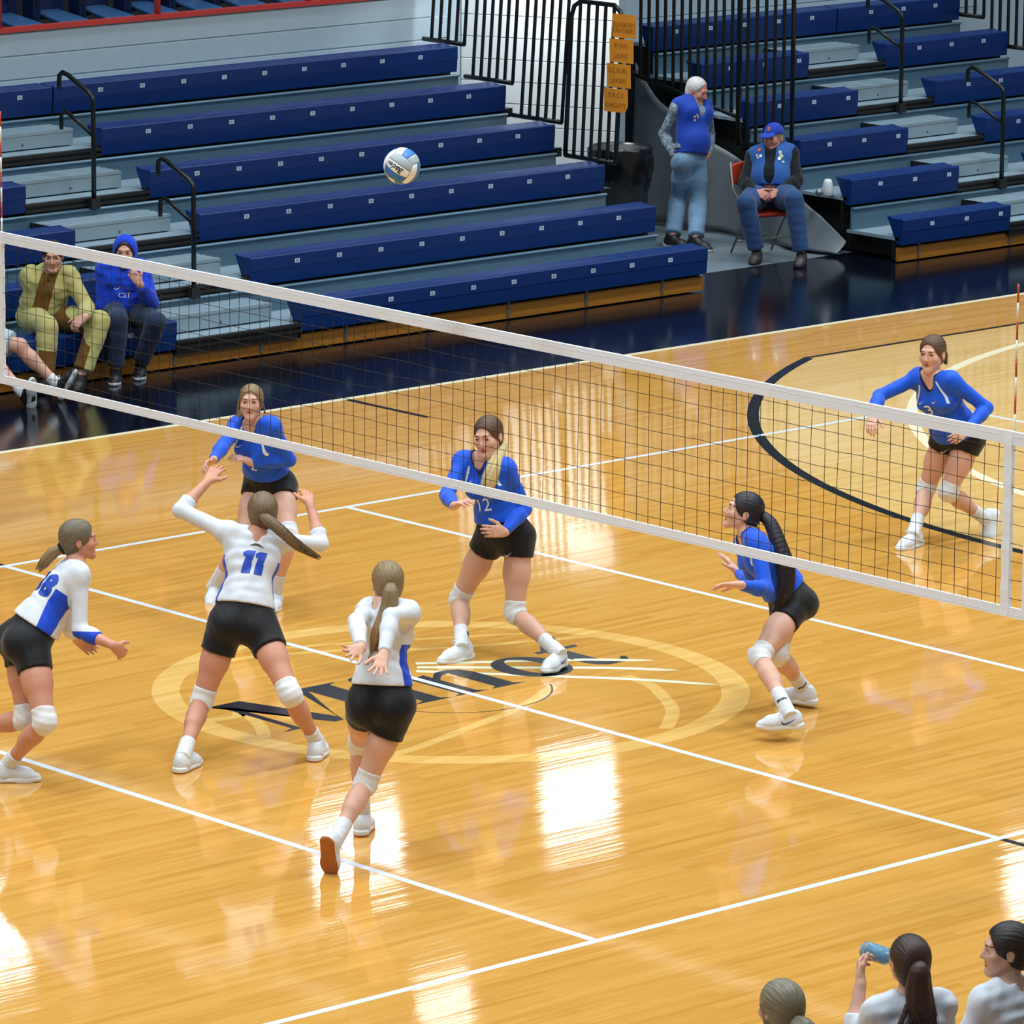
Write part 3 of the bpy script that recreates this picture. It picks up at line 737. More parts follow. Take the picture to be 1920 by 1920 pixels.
class Sculpt:
    """distance field on a rectilinear grid (finer inside the given boxes), meshed with surface nets"""
    def __init__(s, lo, hi, h, fine=()):
        s.ax = []
        for k in range(3):
            c = [lo[k]]
            while c[-1] < hi[k]:
                st = h
                for flo, fhi, fh in fine:
                    if flo[k] - h <= c[-1] <= fhi[k]: st = min(st, fh)
                c.append(c[-1] + st)
            s.ax.append(np.array(c, np.float32))
        s.D = np.full([len(a) for a in s.ax], 1.0, np.float32)
    def _sub(s, lo, hi):
        sl = []
        for k in range(3):
            a = int(np.searchsorted(s.ax[k], lo[k])); b = int(np.searchsorted(s.ax[k], hi[k]))
            sl.append(slice(max(0, a - 1), min(len(s.ax[k]), b + 1)))
        X = s.ax[0][sl[0]][:, None, None]; Y = s.ax[1][sl[1]][None, :, None]; Z = s.ax[2][sl[2]][None, None, :]
        return tuple(sl), X, Y, Z
    def op(s, fn, lo, hi, k=.02, mode='u'):
        m = k + .02
        sl, X, Y, Z = s._sub(V3(lo) - m, V3(hi) + m)
        if 0 in [q.stop - q.start for q in sl]: return
        d = fn(X, Y, Z); A = s.D[sl]
        if mode == 'u':
            h = np.clip(.5 + .5 * (A - d) / k, 0, 1); s.D[sl] = A + (d - A) * h - k * h * (1 - h)
        elif mode == 's':
            h = np.clip(.5 - .5 * (A + d) / k, 0, 1); s.D[sl] = A + (-d - A) * h + k * h * (1 - h)
        elif mode == 'c': s.D[sl] = np.maximum(A, d)
    # ---- primitives
    def cone(s, a, b, ra, rb, k=.02, mode='u', flat=None, caps=()):
        """tapered capsule; flat=(axis, f) squashes it along axis; caps=[(point, outward normal)] cut it flat"""
        a, b = V3(a), V3(b); ab = b - a; L2 = ab @ ab + 1e-12; R = max(ra, rb)
        def fn(X, Y, Z):
            px, py, pz = X - a[0], Y - a[1], Z - a[2]
            t = np.clip((px * ab[0] + py * ab[1] + pz * ab[2]) / L2, 0, 1)
            qx, qy, qz = px - t * ab[0], py - t * ab[1], pz - t * ab[2]
            if flat is not None:
                n, f = flat; c = (qx * n[0] + qy * n[1] + qz * n[2]) * (1 / f - 1)
                qx, qy, qz = qx + n[0] * c, qy + n[1] * c, qz + n[2] * c
            d = np.sqrt(qx * qx + qy * qy + qz * qz) - (ra + (rb - ra) * t)
            if flat is not None: d = d * min(1., (1 + flat[1]) / 2)
            for cp, cn in caps:
                d = np.maximum(d, (X - cp[0]) * cn[0] + (Y - cp[1]) * cn[1] + (Z - cp[2]) * cn[2])
            return d.astype(np.float32)
        s.op(fn, np.minimum(a, b) - R, np.maximum(a, b) + R, k, mode)
    def ell(s, c, rad, fr=None, k=.02, mode='u', caps=()):
        c = V3(c); rad = V3(rad) if hasattr(rad, '__len__') else V3((rad,) * 3)
        F = np.eye(3) if fr is None else np.array(fr)          # rows = axes
        R = rad.max(); mn = rad.min()
        def fn(X, Y, Z):
            px, py, pz = X - c[0], Y - c[1], Z - c[2]
            u = [(px * F[i][0] + py * F[i][1] + pz * F[i][2]) / rad[i] for i in range(3)]
            k0 = np.sqrt(u[0] ** 2 + u[1] ** 2 + u[2] ** 2)
            k1 = np.sqrt((u[0] / rad[0]) ** 2 + (u[1] / rad[1]) ** 2 + (u[2] / rad[2]) ** 2) + 1e-6
            d = k0 * (k0 - 1) / k1
            d = np.where(k0 < .25, (k0 - 1) * mn, d)
            for cp, cn in caps:
                d = np.maximum(d, (X - cp[0]) * cn[0] + (Y - cp[1]) * cn[1] + (Z - cp[2]) * cn[2])
            return d.astype(np.float32)
        s.op(fn, c - R, c + R, k, mode)
    def cut(s, p, n):
        """keep the side opposite to n"""
        p, n = V3(p), V3(n); X, Y, Z = s.ax[0][:, None, None], s.ax[1][None, :, None], s.ax[2][None, None, :]
        s.D = np.maximum(s.D, ((X - p[0]) * n[0] + (Y - p[1]) * n[1] + (Z - p[2]) * n[2]).astype(np.float32))
    def ripple(s, fn):
        X, Y, Z = s.ax[0][:, None, None], s.ax[1][None, :, None], s.ax[2][None, None, :]
        s.D = s.D + fn(X, Y, Z).astype(np.float32)
    # ---- surface nets
    def mesh(s):
        D = s.D; S = D < 0
        c = np.zeros([n - 1 for n in D.shape], np.uint8)
        off = [(i, j, k) for i in (0, 1) for j in (0, 1) for k in (0, 1)]
        nx, ny, nz = c.shape
        for (i, j, k) in off: c += S[i:i + nx, j:j + ny, k:k + nz]
        act = np.argwhere((c > 0) & (c < 8))
        if not len(act): return np.zeros((0, 3)), np.zeros((0, 4), int)
        idx = np.full(c.shape, -1, np.int32); idx[act[:, 0], act[:, 1], act[:, 2]] = np.arange(len(act))
        val = np.stack([D[act[:, 0] + i, act[:, 1] + j, act[:, 2] + k] for (i, j, k) in off], 1)
        acc = np.zeros((len(act), 3)); cnt = np.zeros(len(act))
        for a in range(8):
            for b in range(a + 1, 8):
                o1, o2 = off[a], off[b]
                if sum(abs(x - y) for x, y in zip(o1, o2)) != 1: continue
                va, vb = val[:, a], val[:, b]; m = (va < 0) != (vb < 0)
                t = np.where(m, va / np.where(m, va - vb, 1), 0)
                for q in range(3): acc[:, q] += np.where(m, o1[q] + t * (o2[q] - o1[q]), 0)
                cnt += m
        acc /= cnt[:, None]
        P = np.empty_like(acc)
        for q in range(3):
            a0 = s.ax[q][act[:, q]]; P[:, q] = a0 + acc[:, q] * (s.ax[q][act[:, q] + 1] - a0)
        F = []
        for axis in range(3):
            o = [0, 0, 0]; o[axis] = 1
            A = S[:D.shape[0] - o[0], :D.shape[1] - o[1], :D.shape[2] - o[2]]; B = S[o[0]:, o[1]:, o[2]:]
            e = np.argwhere(A != B); u, v = (axis + 1) % 3, (axis + 2) % 3
            ok = (e[:, u] > 0) & (e[:, v] > 0) & (e[:, u] < c.shape[u]) & (e[:, v] < c.shape[v]) & (e[:, axis] < c.shape[axis]); e = e[ok]
            def g(du, dv):
                q = e.copy(); q[:, u] -= du; q[:, v] -= dv; return idx[q[:, 0], q[:, 1], q[:, 2]]
            quad = np.stack([g(1, 1), g(0, 1), g(0, 0), g(1, 0)], 1)
            flip = ~A[e[:, 0], e[:, 1], e[:, 2]]; quad[flip] = quad[flip][:, ::-1]
            F.append(quad)
        F = np.concatenate(F); F = F[(F >= 0).all(1)]
        return P, F

def relax(P, F, n=1, lam=.5):
    for _ in range(n):
        acc = np.zeros_like(P); cnt = np.zeros(len(P))
        for a, b in ((0, 1), (1, 2), (2, 3), (3, 0)):
            np.add.at(acc, F[:, a], P[F[:, b]]); np.add.at(acc, F[:, b], P[F[:, a]]); np.add.at(cnt, F[:, a], 1); np.add.at(cnt, F[:, b], 1)
        P = P + lam * (acc / np.maximum(cnt, 1)[:, None] - P)
    return P
def sculpt_obj(name, sc, material, parent, base, attrs=None, smooth_n=1, local=None):
    """mesh the field; vertices are stored relative to the figure's base point"""
    P, F = sc.mesh()
    if smooth_n: P = relax(P, F, smooth_n, .45)
    me = bpy.data.meshes.new(name); n, m = len(P), len(F)
    me.vertices.add(n); me.vertices.foreach_set('co', (P - base).astype(np.float32).ravel())
    me.loops.add(4 * m); me.loops.foreach_set('vertex_index', F.astype(np.int32).ravel())
    me.polygons.add(m); me.polygons.foreach_set('loop_start', np.arange(0, 4 * m, 4, dtype=np.int32))
    me.polygons.foreach_set('loop_total', np.full(m, 4, np.int32)); me.polygons.foreach_set('use_smooth', np.ones(m, bool))
    me.update(calc_edges=True); me.materials.append(material)
    for k, fn in (attrs or {}).items():
        at = me.attributes.new(k, 'FLOAT', 'POINT'); at.data.foreach_set('value', np.asarray(fn(P), np.float32))
    o = bpy.data.objects.new(name, me); COL.objects.link(o)
    if parent: o.parent = parent
    o['_P'] = 0
    del o['_P']
    return o, P, F

# ---- figure materials
def skin_mat(name, c, lip, ruddy=.32):
    if name in MATS: return MATS[name]
    t = NT(name); p = t.pos(); f = t.noise(p, 9, 3); base = t.ramp(f, [(.3, tuple(x * .93 for x in c)), (.7, tuple(min(1, x * 1.05) for x in c))])
    red = t.attr('ruddy').outputs['Fac']; lp = t.attr('lip').outputs['Fac']
    col = t.mix(t.math('MULTIPLY', red, ruddy), base, (c[0] * .92, c[1] * .62, c[2] * .58))
    col = t.mix(lp, col, lip)
    t.set(Base_Color=col, Roughness=.48); t.b.inputs['Subsurface Weight'].default_value = .0
    t.b.inputs['Specular IOR Level'].default_value = .35
    t.bump(t.noise(p, 160, 2), .08, .002); MATS[name] = t.m; return t.m
def hair_mat(name, dark, light, freq=26):
    if name in MATS: return MATS[name]
    t = NT(name); a = t.attr('strand').outputs['Fac']; b = t.attr('along').outputs['Fac']
    cv = t.n('ShaderNodeCombineXYZ'); t.l(t.math('MULTIPLY', a, freq), cv.inputs[0]); t.l(t.math('MULTIPLY', b, 2.5), cv.inputs[1])
    f = t.noise(cv.outputs[0], 1.0, 4, .7)
    col = t.ramp(f, [(.3, dark), (.72, light)])
    t.set(Base_Color=col, Roughness=.42); t.b.inputs['Specular IOR Level'].default_value = .4
    t.bump(f, .5, .006); MATS[name] = t.m; return t.m
def cloth_mat(name, c, c2=None, rough=.75, wr=.5, bscale=14, c3=None, attr='panel', stretch=(1, 1, .45)):
    """fabric: second colour where the panel field is negative, third where panel2 is; soft wrinkles"""
    if name in MATS: return MATS[name]
    t = NT(name); p = t.pos(stretch); f = t.noise(p, 7, 3)
    base = t.ramp(f, [(.3, tuple(x * .94 for x in c)), (.7, tuple(min(1, x * 1.04) for x in c))])
    if c2 is not None:
        k = t.math('LESS_THAN', t.attr(attr).outputs['Fac'], 0.0); base = t.mix(k, base, c2)
    if c3 is not None:
        k = t.math('LESS_THAN', t.attr('panel2').outputs['Fac'], 0.0); base = t.mix(k, base, c3)
    t.set(Base_Color=base, Roughness=rough); t.b.inputs['Specular IOR Level'].default_value = .25; t.b.inputs['Sheen Weight'].default_value = .15
    h = t.math('ADD', t.noise(p, bscale, 2, .5), t.math('MULTIPLY', t.noise(p, 240, 2), .05))
    t.bump(h, wr, .02); MATS[name] = t.m; return t.m

UPV = np.array((0, 0, 1.))
class Fig:
    """one person: joints J in world space, figure frame, and builders for body, clothing, hair"""
    def __init__(s, name, J, sc=1., base=None, female=True, wt=1., headfwd=None, headup=(0, 0, 1), hs=1.02):
        s.J = {k: V3(v) for k, v in J.items()}; s.sc = sc; s.female = female; s.wt = wt; s.hs = hs
        b = (s.J['ankR'] + s.J['ankL']) / 2; s.base = V3(base) if base is not None else np.array((s.J['pelvis'][0], s.J['pelvis'][1], 0.))
        s.root = empty('person', tuple(s.base))
        j = s.J; j['head'] = j['head'] - UPV * .012 * sc
        for f in 'RL': j['sh' + f] = lerp(j['sh' + f], j['neck'], .10) - UPV * .006
        s.u = unit(j['neck'] - j['pelvis'])
        r = unit(j['hipR'] - j['hipL']); s.rp = perp(r, s.u); s.fp = unit(np.cross(s.u, s.rp))
        r = unit(j['shR'] - j['shL']); s.rc = perp(r, s.u); s.fc = unit(np.cross(s.u, s.rc))
        s.hf = unit(headfwd) if headfwd is not None else s.fc
        hr = unit(np.cross(s.hf, V3(headup))); s.hr = hr; s.hu = unit(np.cross(hr, s.hf))
        s.leg = {}
        for f in 'RL':
            fd = j['ftd' + f]
            sh = unit(j['ank' + f] - j['knee' + f])
            fw = perp(fd, sh) if abs(fd @ sh) < .95 else s.fp
            s.leg[f] = fw
    def H(s, x, y, z): return s.J['head'] + (s.hr * x + s.hf * y + s.hu * z) * s.sc * s.hs
    def HF(s): return (s.hr, s.hf, s.hu)
    def P(s, x, y, z): return s.J['pelvis'] + (s.rp * x + s.fp * y + s.u * z) * s.sc
    def bounds(s, keys, pad):
        A = np.array([s.J[k] for k in keys]); return A.min(0) - pad, A.max(0) + pad
    # ---------- shared masses (also used, inflated, for clothing)
    def torso(s, S, e=0., lower=True, belly=0.):
        j, c = s.J, s.sc; w = s.wt; fem = s.female
        pel, nk = j['pelvis'], j['neck']; mid = unit(s.rp + s.rc); fm = unit(np.cross(s.u, mid))
        if lower:
            S.ell(pel + s.u * .035 * c, V3((.152 * w, .108 * w, .115)) * c + e, (s.rp, s.fp, s.u), .05)
            for q in (-1, 1): S.ell(pel + (s.rp * q * .070 - s.fp * .038 * w - s.u * .03) * c, (.086 * w * c + e), None, .04)
        S.ell(lerp(pel, nk, .36), V3(((.114 if fem else .140) * w, (.086 + belly) * w, .125)) * c + e, (mid, fm, s.u), .06)
        if belly: S.ell(lerp(pel, nk, .30) + fm * (.06 + belly * .6) * c, V3((.125 * w, .09, .12)) * c + e, (mid, fm, s.u), .06)
        S.ell(lerp(pel, nk, .66) + s.fc * .004 * c, V3(((.128 if fem else .158) * w, (.094 if fem else .110) * w, .155)) * c + e, (s.rc, s.fc, s.u), .06)
        if fem:
            for q in (-1, 1): S.ell(lerp(pel, nk, .68) + (s.rc * q * .066 + s.fc * .066) * c, (.060 * c + e), None, .035)
        else:
            for q in (-1, 1): S.ell(lerp(pel, nk, .76) + (s.rc * q * .07 + s.fc * .062) * c, V3((.075, .05, .06)) * c + e, (s.rc, s.fc, s.u), .04)
        top = nk - s.u * .045 * c
        for f in 'RL':
            sh = j['sh' + f]
            S.cone(top, lerp(top, sh, .88), .053 * c + e, .044 * c + e, .05, flat=(s.fc, .95))
            S.cone(nk + s.u * .01 * c, lerp(nk, sh, .75) + s.u * .012 * c, .036 * c + e * .8, .028 * c + e * .8, .05)
            S.cone(lerp(pel, nk, .72) + (s.rc * (1 if f == 'R' else -1) * .085) * c, lerp(sh, top, .12), .060 * c + e, .042 * c + e, .05)
    def arm(s, S, f, e=0., upto=1.0, k=.03, el_only=False):
        """upper arm and forearm; upto: 1 = elbow, 2 = wrist; a fraction ends with a flat cuff"""
        j, c = s.J, s.sc; m = 1. if s.female else 1.15
        sh, el, wr = j['sh' + f], j['el' + f], j['wr' + f]
        S.ell(lerp(sh, el, .07), .046 * c * m + e, None, .04)
        caps = []
        if upto <= 1:
            p = lerp(sh, el, upto); caps = [(p, unit(el - sh))]; S.cone(sh, el, .043 * c * m + e, .037 * c * m + e, k, caps=caps); return
        S.cone(sh, el, .043 * c * m + e, .035 * c * m + e, k)
        p = lerp(el, wr, upto - 1); n = unit(wr - el)
        caps = [(p, n)] if upto < 2 else []
        S.cone(el, lerp(el, wr, .35), .035 * c * m + e, .037 * c * m + e, .02, caps=caps)
        S.cone(lerp(el, wr, .3), wr, .037 * c * m + e, (.024 if s.female else .028) * c + e, .02, caps=caps)
    def legm(s, S, f, e=0., lo=0., hi=2.0, k=.035):
        """thigh (0..1) and shin (1..2) between lo and hi with flat hems"""
        j, c = s.J, s.sc; w = s.wt; m = 1. if s.female else 1.05
        hp, kn, an = j['hip' + f], j['knee' + f], j['ank' + f]; t1 = unit(kn - hp); t2 = unit(an - kn); fw = s.leg[f]
        caps = []
        if lo > 0: caps.append((lerp(hp, kn, lo) if lo <= 1 else lerp(kn, an, lo - 1), -t1 if lo <= 1 else -t2))
        if hi < 1: caps.append((lerp(hp, kn, hi), t1))
        side = s.rp * (1 if f == 'R' else -1)
        if lo < 1:
            S.cone(hp + side * .004 * c, lerp(hp, kn, .5), .088 * w * c + e, .076 * w * c * m + e, k, caps=caps)
            S.cone(lerp(hp, kn, .45), kn, .077 * w * c * m + e, .054 * c * m + e, k, caps=caps)
        if hi > 1:
            caps = [] if lo <= 1 else [(lerp(kn, an, lo - 1), -t2)]
            if hi < 2: caps.append((lerp(kn, an, hi - 1), t2))
            bk = -perp(fw, t2)
            S.ell(kn + fw * .008 * c, .053 * c * m + e, None, .03, caps=caps)
            S.cone(kn, lerp(kn, an, .3), .050 * c * m + e, .050 * c * m + e, .02, caps=caps)
            S.cone(lerp(kn, an, .12) + bk * .012 * c, lerp(kn, an, .45) + bk * .016 * c, .040 * c * m + e, .043 * c * m + e, .03, caps=caps)
            S.cone(lerp(kn, an, .3), an, .049 * c * m + e, .034 * c * m + e, .03, caps=caps)
    def foot_frame(s, f):
        d = unit(s.J['ftd' + f]); up = perp(s.J['knee' + f] - s.J['ank' + f], d)
        if abs(d[2]) < .2: up = perp((0, 0, 1), d)
        return d, up, unit(np.cross(d, up))
    # ---------- hands
    def hand(s, S, f, palm, curl=(.35, .45, .35), spread=.10, thumb=.6, size=1., fan=None):
        """palm, thumb from its side, four fingers of unequal length with knuckle bends"""
        j = s.J; c = s.sc * size * (1. if s.female else 1.1); w = j['wr' + f]; d = unit(j['fi' + f] - w); n = perp(palm, d)
        side = unit(np.cross(d, n)) * (1 if f == 'R' else -1)      # towards the thumb
        L = (.068, .075, .070, .055); base = (.086, .090, .086, .078); offs = (.027, .009, -.009, -.026)
        S.cone(w - d * .01, w + d * .03 * c, .024 * c, .026 * c, .015, flat=(n, .75))
        tips = []
        for i in range(4):
            kn = w + (d * base[i] + side * offs[i]) * c
            S.cone(w + (d * .02 + side * offs[i] * .7) * c, kn, .0135 * c, .0115 * c, .012)
            a = spread * (1.5 - i) / 1.5
            dd = unit(d + side * a); ax = unit(np.cross(dd, n)); q = kn; ang = 0.
            seg = (L[i] * .46, L[i] * .30, L[i] * .26)
            for m in range(3):
                ang += curl[m] if fan is None else curl[m] * fan[i]
                v = dd * math.cos(ang) + n * math.sin(ang); q2 = q + v * seg[m] * c
                S.cone(q, q2, (.0092 - .0008 * m) * c, (.0084 - .0009 * m) * c, .004); q = q2
            tips.append(q)
        b = w + (d * .025 + side * .020) * c; t1 = unit(side * .75 + d * .65 + n * .25 * thumb); p1 = b + t1 * .042 * c
        t2 = unit(side * (.55 - .3 * thumb) + d * .8 + n * .45 * thumb); p2 = p1 + t2 * .032 * c; p3 = p2 + unit(t2 + d * .25) * .024 * c
        S.cone(b, p1, .0155 * c, .0118 * c, .012); S.cone(p1, p2, .0110 * c, .0098 * c, .005); S.cone(p2, p3, .0096 * c, .0078 * c, .005)
        return tips
    # ---------- head
    def head(s, S, mouth=.4, jaw=1., nose=1.):
        c = s.sc * s.hs; H, F = s.H, s.HF()
        S.ell(H(0, -.014, .036), V3((.073, .092, .080)) * c, F, .02)
        fw = .94 if s.female else 1.; S.ell(H(0, .024, -.028), V3((.058 * fw, .067, .075)) * c, F, .035)
        for q in (-1, 1):
            S.cone(H(.043 * fw * q, .006, -.048), H(.014 * q * jaw, .070, -.094), .020 * fw * c, .0155 * c * jaw, .03)
            S.ell(H(.036 * q, .060, -.022), V3((.026, .024, .024)) * c, F, .025)
        S.ell(H(0, .074, -.096), V3((.019 * jaw, .015, .015)) * c, F, .02)
        S.cone(H(-.030, .079, .027), H(.030, .079, .027), .011 * c, .011 * c, .022)
        for q in (-1, 1): S.ell(H(.031 * q, .097, .006), V3((.021, .018, .013)) * c, F, .014, 's')
        S.cone(H(0, .084, .014), H(0, .1045 * (.985 + .015 * nose), -.026), .0065 * c, .0105 * c * nose, .012)
        for q in (-1, 1):
            S.ell(H(.0095 * q, .095, -.031), V3((.0075, .009, .007)) * c, F, .007)
            S.ell(H(.0058 * q, .101, -.0385), V3((.0035, .005, .004)) * c, F, .003, 's')
        S.ell(H(0, .0850, -.0545), V3((.019, .0095, .0054)) * c, F, .007)
        S.ell(H(0, .0830, -.0665), V3((.0165, .0095, .0058)) * c, F, .007)
        if mouth > 0: S.ell(H(0, .095, -.0608), V3((.015, .014, .0025 + .0045 * mouth)) * c, F, .004, 's')
        for q in (-1, 1):                                          # lids, then the slit
            S.ell(H(.031 * q, .0745, .0065), V3((.0165, .0145, .0135)) * c, F, .006)
            S.ell(H(.031 * q, .094, .0065), V3((.0128, .014, .0052)) * c, F, .003, 's')
            S.ell(H(.0745 * q, -.010, -.004), V3((.0085, .019, .031)) * c, F, .008)
            S.ell(H(.0825 * q, -.004, .000), V3((.005, .010, .017)) * c, F, .006, 's')
        nb = s.J['neck']
        S.cone(nb - s.u * .03 * s.sc, H(0, -.022, -.055), (.052 if s.female else .064) * s.sc, (.043 if s.female else .056) * s.sc, .016)
    def face_parts(s, iris='#4a5a66', brow='#5a4632', body=None, look=(0, 0)):
        c = s.sc * s.hs; H = s.H
        ms = mat('eye_white', '#d9d6d2', .25, var=.02); mi = mat('iris_' + iris.strip('#'), iris, .15); mp = mat('pupil', '#08080a', .1); ml = mat('lash', '#2a1d16', .6)
        for q in (-1, 1):
            ce = H(.031 * q, .0735, .0065); fw = unit(s.hf + s.hr * look[0] + s.hu * look[1]); ri = perp(s.hr, fw); up = np.cross(ri, fw); r = .0132 * c
            v, f, m = [], [], []; N, seg = 9, 14
            for i in range(N + 1):
                th = math.pi * .62 * i / N
                for k in range(seg):
                    a = 2 * math.pi * k / seg; v.append(ce + r * (fw * math.cos(th) + math.sin(th) * (ri * math.cos(a) + up * math.sin(a))) - s.base)
            for i in range(N):
                for k in range(seg): f.append((i * seg + k, i * seg + (k + 1) % seg, (i + 1) * seg + (k + 1) % seg, (i + 1) * seg + k)); m.append(2 if i < 1 else (1 if i < 3 else 0))
            mesh_obj('eye', v, f, None, s.root, True, [ms, mi, mp], m)
        if body is None: return
        bvh = BVHTree.FromPolygons([Vector(p) for p in body[0]], [tuple(f) for f in body[1]])
        def strip(name, pts, wd, m, off=.0016):
            v = []
            for i, (x, z) in enumerate(pts):
                ww = wd * (.35 + .65 * math.sin(math.pi * (.15 + .8 * i / (len(pts) - 1))))
                for dz in (ww / 2, -ww / 2):
                    o = H(x, .17, z + dz); hit = bvh.ray_cast(Vector(o), Vector(-s.hf), .2 * c)
                    p = V3(hit[0]) + s.hf * off if hit[0] is not None and abs((V3(hit[0]) - s.J['head']) @ s.hf / c - .075) < .03 else H(x, .078, z + dz)
                    v.append(p - s.base)
            mesh_obj(name, v, [(2 * i, 2 * i + 1, 2 * i + 3, 2 * i + 2) for i in range(len(pts) - 1)], m, s.root, True)
        mb_ = mat('brow_' + brow.strip('#'), brow, .7)
        for q in (-1, 1):
            strip('eyebrow', [(q * (.014 + .037 * t), .0265 + .006 * math.sin(2.2 * t + .3) - .004 * t) for t in np.linspace(0, 1, 7)], .0062, mb_)
            strip('eyelashes', [(q * (.0175 + .027 * t), .0085 + .0048 * math.sin(math.pi * t)) for t in np.linspace(0, 1, 7)], .0032, ml, .0018)
    # ---------- the body: one continuous skin
    def body(s, skin, h=.0075, hands=None, mouth=.4, jaw=1., nose=1., arms=True, head=True, belly=0., feet=True):
        j = s.J; c = s.sc
        keys = [k for k in j if not k.startswith('ftd') and (arms or k[:2] not in ('el', 'wr', 'fi'))]
        lo, hi = s.bounds(keys, .17); lo[2] = max(lo[2], -.02) if feet else lo[2]
        hc = H0 = s.H(0, .02, -.01); fine = [(hc - .115, hc + .115, .0042)]
        for f in 'RL':
            if arms and ('fi' + f) in j:
                m = lerp(j['wr' + f], j['fi' + f], .9); fine.append((m - .085, m + .085, .0052))
        S = Sculpt(lo, hi, h, fine)
        s.torso(S, 0., belly=belly)
        for f in 'RL':
            s.legm(S, f)
            d, up, sd = s.foot_frame(f); a = j['ank' + f]
            S.cone(a - up * .045 * c - d * .03 * c, a + d * .07 * c - up * .05 * c, .028 * c, .026 * c, .03); S.cone(a + d * .05 * c - up * .05 * c, a + d * .12 * c - up * .062 * c, .024 * c, .016 * c, .03)
            if arms and ('el' + f) in j: s.arm(S, f, 0., 2.0)
        if head: s.head(S, mouth, jaw, nose)
        if arms:
            for f, hp in (hands or {}).items(): s.hand(S, f, **hp)
        c2 = s.sc * s.hs
        def lipf(P):
            q = P - s.J['head']; x, y, z = q @ s.hr / c2, q @ s.hf / c2, q @ s.hu / c2
            d = np.sqrt((x / .0195) ** 2 + ((z + .0608) / .0112) ** 2); return np.where((y > .06), np.clip(1.25 - d, 0, .35) / .35 * .8, 0)
        def rud(P):
            q = P - s.J['head']; x, y, z = q @ s.hr / c2, q @ s.hf / c2, q @ s.hu / c2
            r = .5 * np.exp(-(((np.abs(x) - .04) / .022) ** 2 + ((z + .028) / .024) ** 2)) * (y > .03) + .22 * np.exp(-((x / .012) ** 2 + ((z + .028) / .018) ** 2)) * (y > .07)
            for f in 'RL':
                r = r + .45 * np.exp(-((P - j['knee' + f]) ** 2).sum(1) / .07 ** 2)
                if arms and 'fi' + f in j: r = r + .35 * np.exp(-((P - j['fi' + f]) ** 2).sum(1) / .07 ** 2)
            return np.clip(r, 0, 1)
        o, P, F = sculpt_obj('body', S, skin, s.root, s.base, {'lip': lipf, 'ruddy': rud}, 1)
        s.bodymesh = (P, F)
        return o
    # ---------- clothing
    def jersey(s, material, sleeve=(1.9, 1.9), hem=.125, e=.010, vneck=.05, attrs=None, name='jersey', h=.0078, flare=.012, belly=0., neckr=.066, hem_dir=None, wrinkle=.0042, k=.03, vback=0.):
        j, c = s.J, s.sc
        lo, hi = s.bounds(['pelvis', 'neck', 'shR', 'shL', 'elR', 'elL', 'wrR', 'wrL'], .20)
        S = Sculpt(lo, hi, h)
        s.torso(S, e, belly=belly)
        w = s.wt
        S.ell(s.P(0, 0, .16), V3((.122 * w, (.094 + belly * .8) * w, .12)) * c + e + flare * .5, (s.rp, s.fp, s.u), .05)
        S.ell(s.P(0, 0, .09), V3((.140 * w, .106 * w, .10)) * c + e + flare, (s.rp, s.fp, s.u), .05)
        hd = unit(hem_dir) if hem_dir is not None else s.u
        S.cut(s.P(0, 0, hem), -hd)
        for f, u in zip('RL', sleeve):
            if u > 0: s.arm(S, f, e * .75, u, k)
        nk = j['neck']; up = unit(s.J['head'] - nk + s.u * .1)
        S.cone(nk - s.u * .012 * c, nk + up * .2, neckr * c, neckr * 1.2 * c, .008, 's')
        if vneck: S.cone(nk + s.fc * .045 * c + s.u * .02 * c, nk + s.fc * .10 * c - s.u * vneck * c, .045 * c, .010 * c, .008, 's')
        if vback: S.cone(nk - s.fc * .045 * c + s.u * .02 * c, nk - s.fc * .09 * c - s.u * vback * c, .045 * c, .012 * c, .008, 's')
        if wrinkle:
            a, b = RNG.random(2) * 6
            ax = unit(s.rc + s.u * 1.2); bx = unit(s.fc * .8 + s.u - s.rc * .5)
            p0, uu = s.P(0, 0, hem + .015), hd
            def rip(X, Y, Z):
                px, py, pz = X - p0[0], Y - p0[1], Z - p0[2]; t = px * uu[0] + py * uu[1] + pz * uu[2]
                rr = np.sqrt(np.maximum(0, px * px + py * py + pz * pz - t * t))
                amp = np.clip((.25 - rr) / .07, 0, 1) * np.clip(t / .05, 0, 1)
                q1 = X * ax[0] + Y * ax[1] + Z * ax[2]; q2 = X * bx[0] + Y * bx[1] + Z * bx[2]
                return wrinkle * amp * (np.sin(q1 * 55 + a + 3 * np.sin(q2 * 18)) * np.sin(q2 * 31 + b) + .5 * np.sin(q2 * 85 + 2.5 * np.sin(q1 * 21) + b))
            S.ripple(rip)
        o, P, F = sculpt_obj(name, S, material, s.root, s.base, attrs, 1)
        s.jm = (P, F); s.jersey_obj = o
        return o
    def shorts(s, material, top=.155, hem=(.30, .30), e=.014, name='shorts', h=.0085, attrs=None, flare=.0, wrinkle=.0015):
        j, c = s.J, s.sc; w = s.wt
        lo, hi = s.bounds(['pelvis', 'hipR', 'hipL', 'kneeR', 'kneeL'], .22); S = Sculpt(lo, hi, h)
        S.ell(j['pelvis'] + s.u * .035 * c, V3((.152 * w, .108 * w, .115)) * c + e, (s.rp, s.fp, s.u), .05)
        S.ell(j['pelvis'] + s.u * .13 * c, V3((.124 * w, .092 * w, .11)) * c + e, (s.rp, s.fp, s.u), .05)
        for q in (-1, 1): S.ell(j['pelvis'] + (s.rp * q * .070 - s.fp * .038 * w - s.u * .03) * c, .086 * w * c + e, None, .04)
        S.cut(s.P(0, 0, top), s.u)
        for f, q in zip('RL', hem):
            s.legm(S, f, e + flare, 0., q, .03)
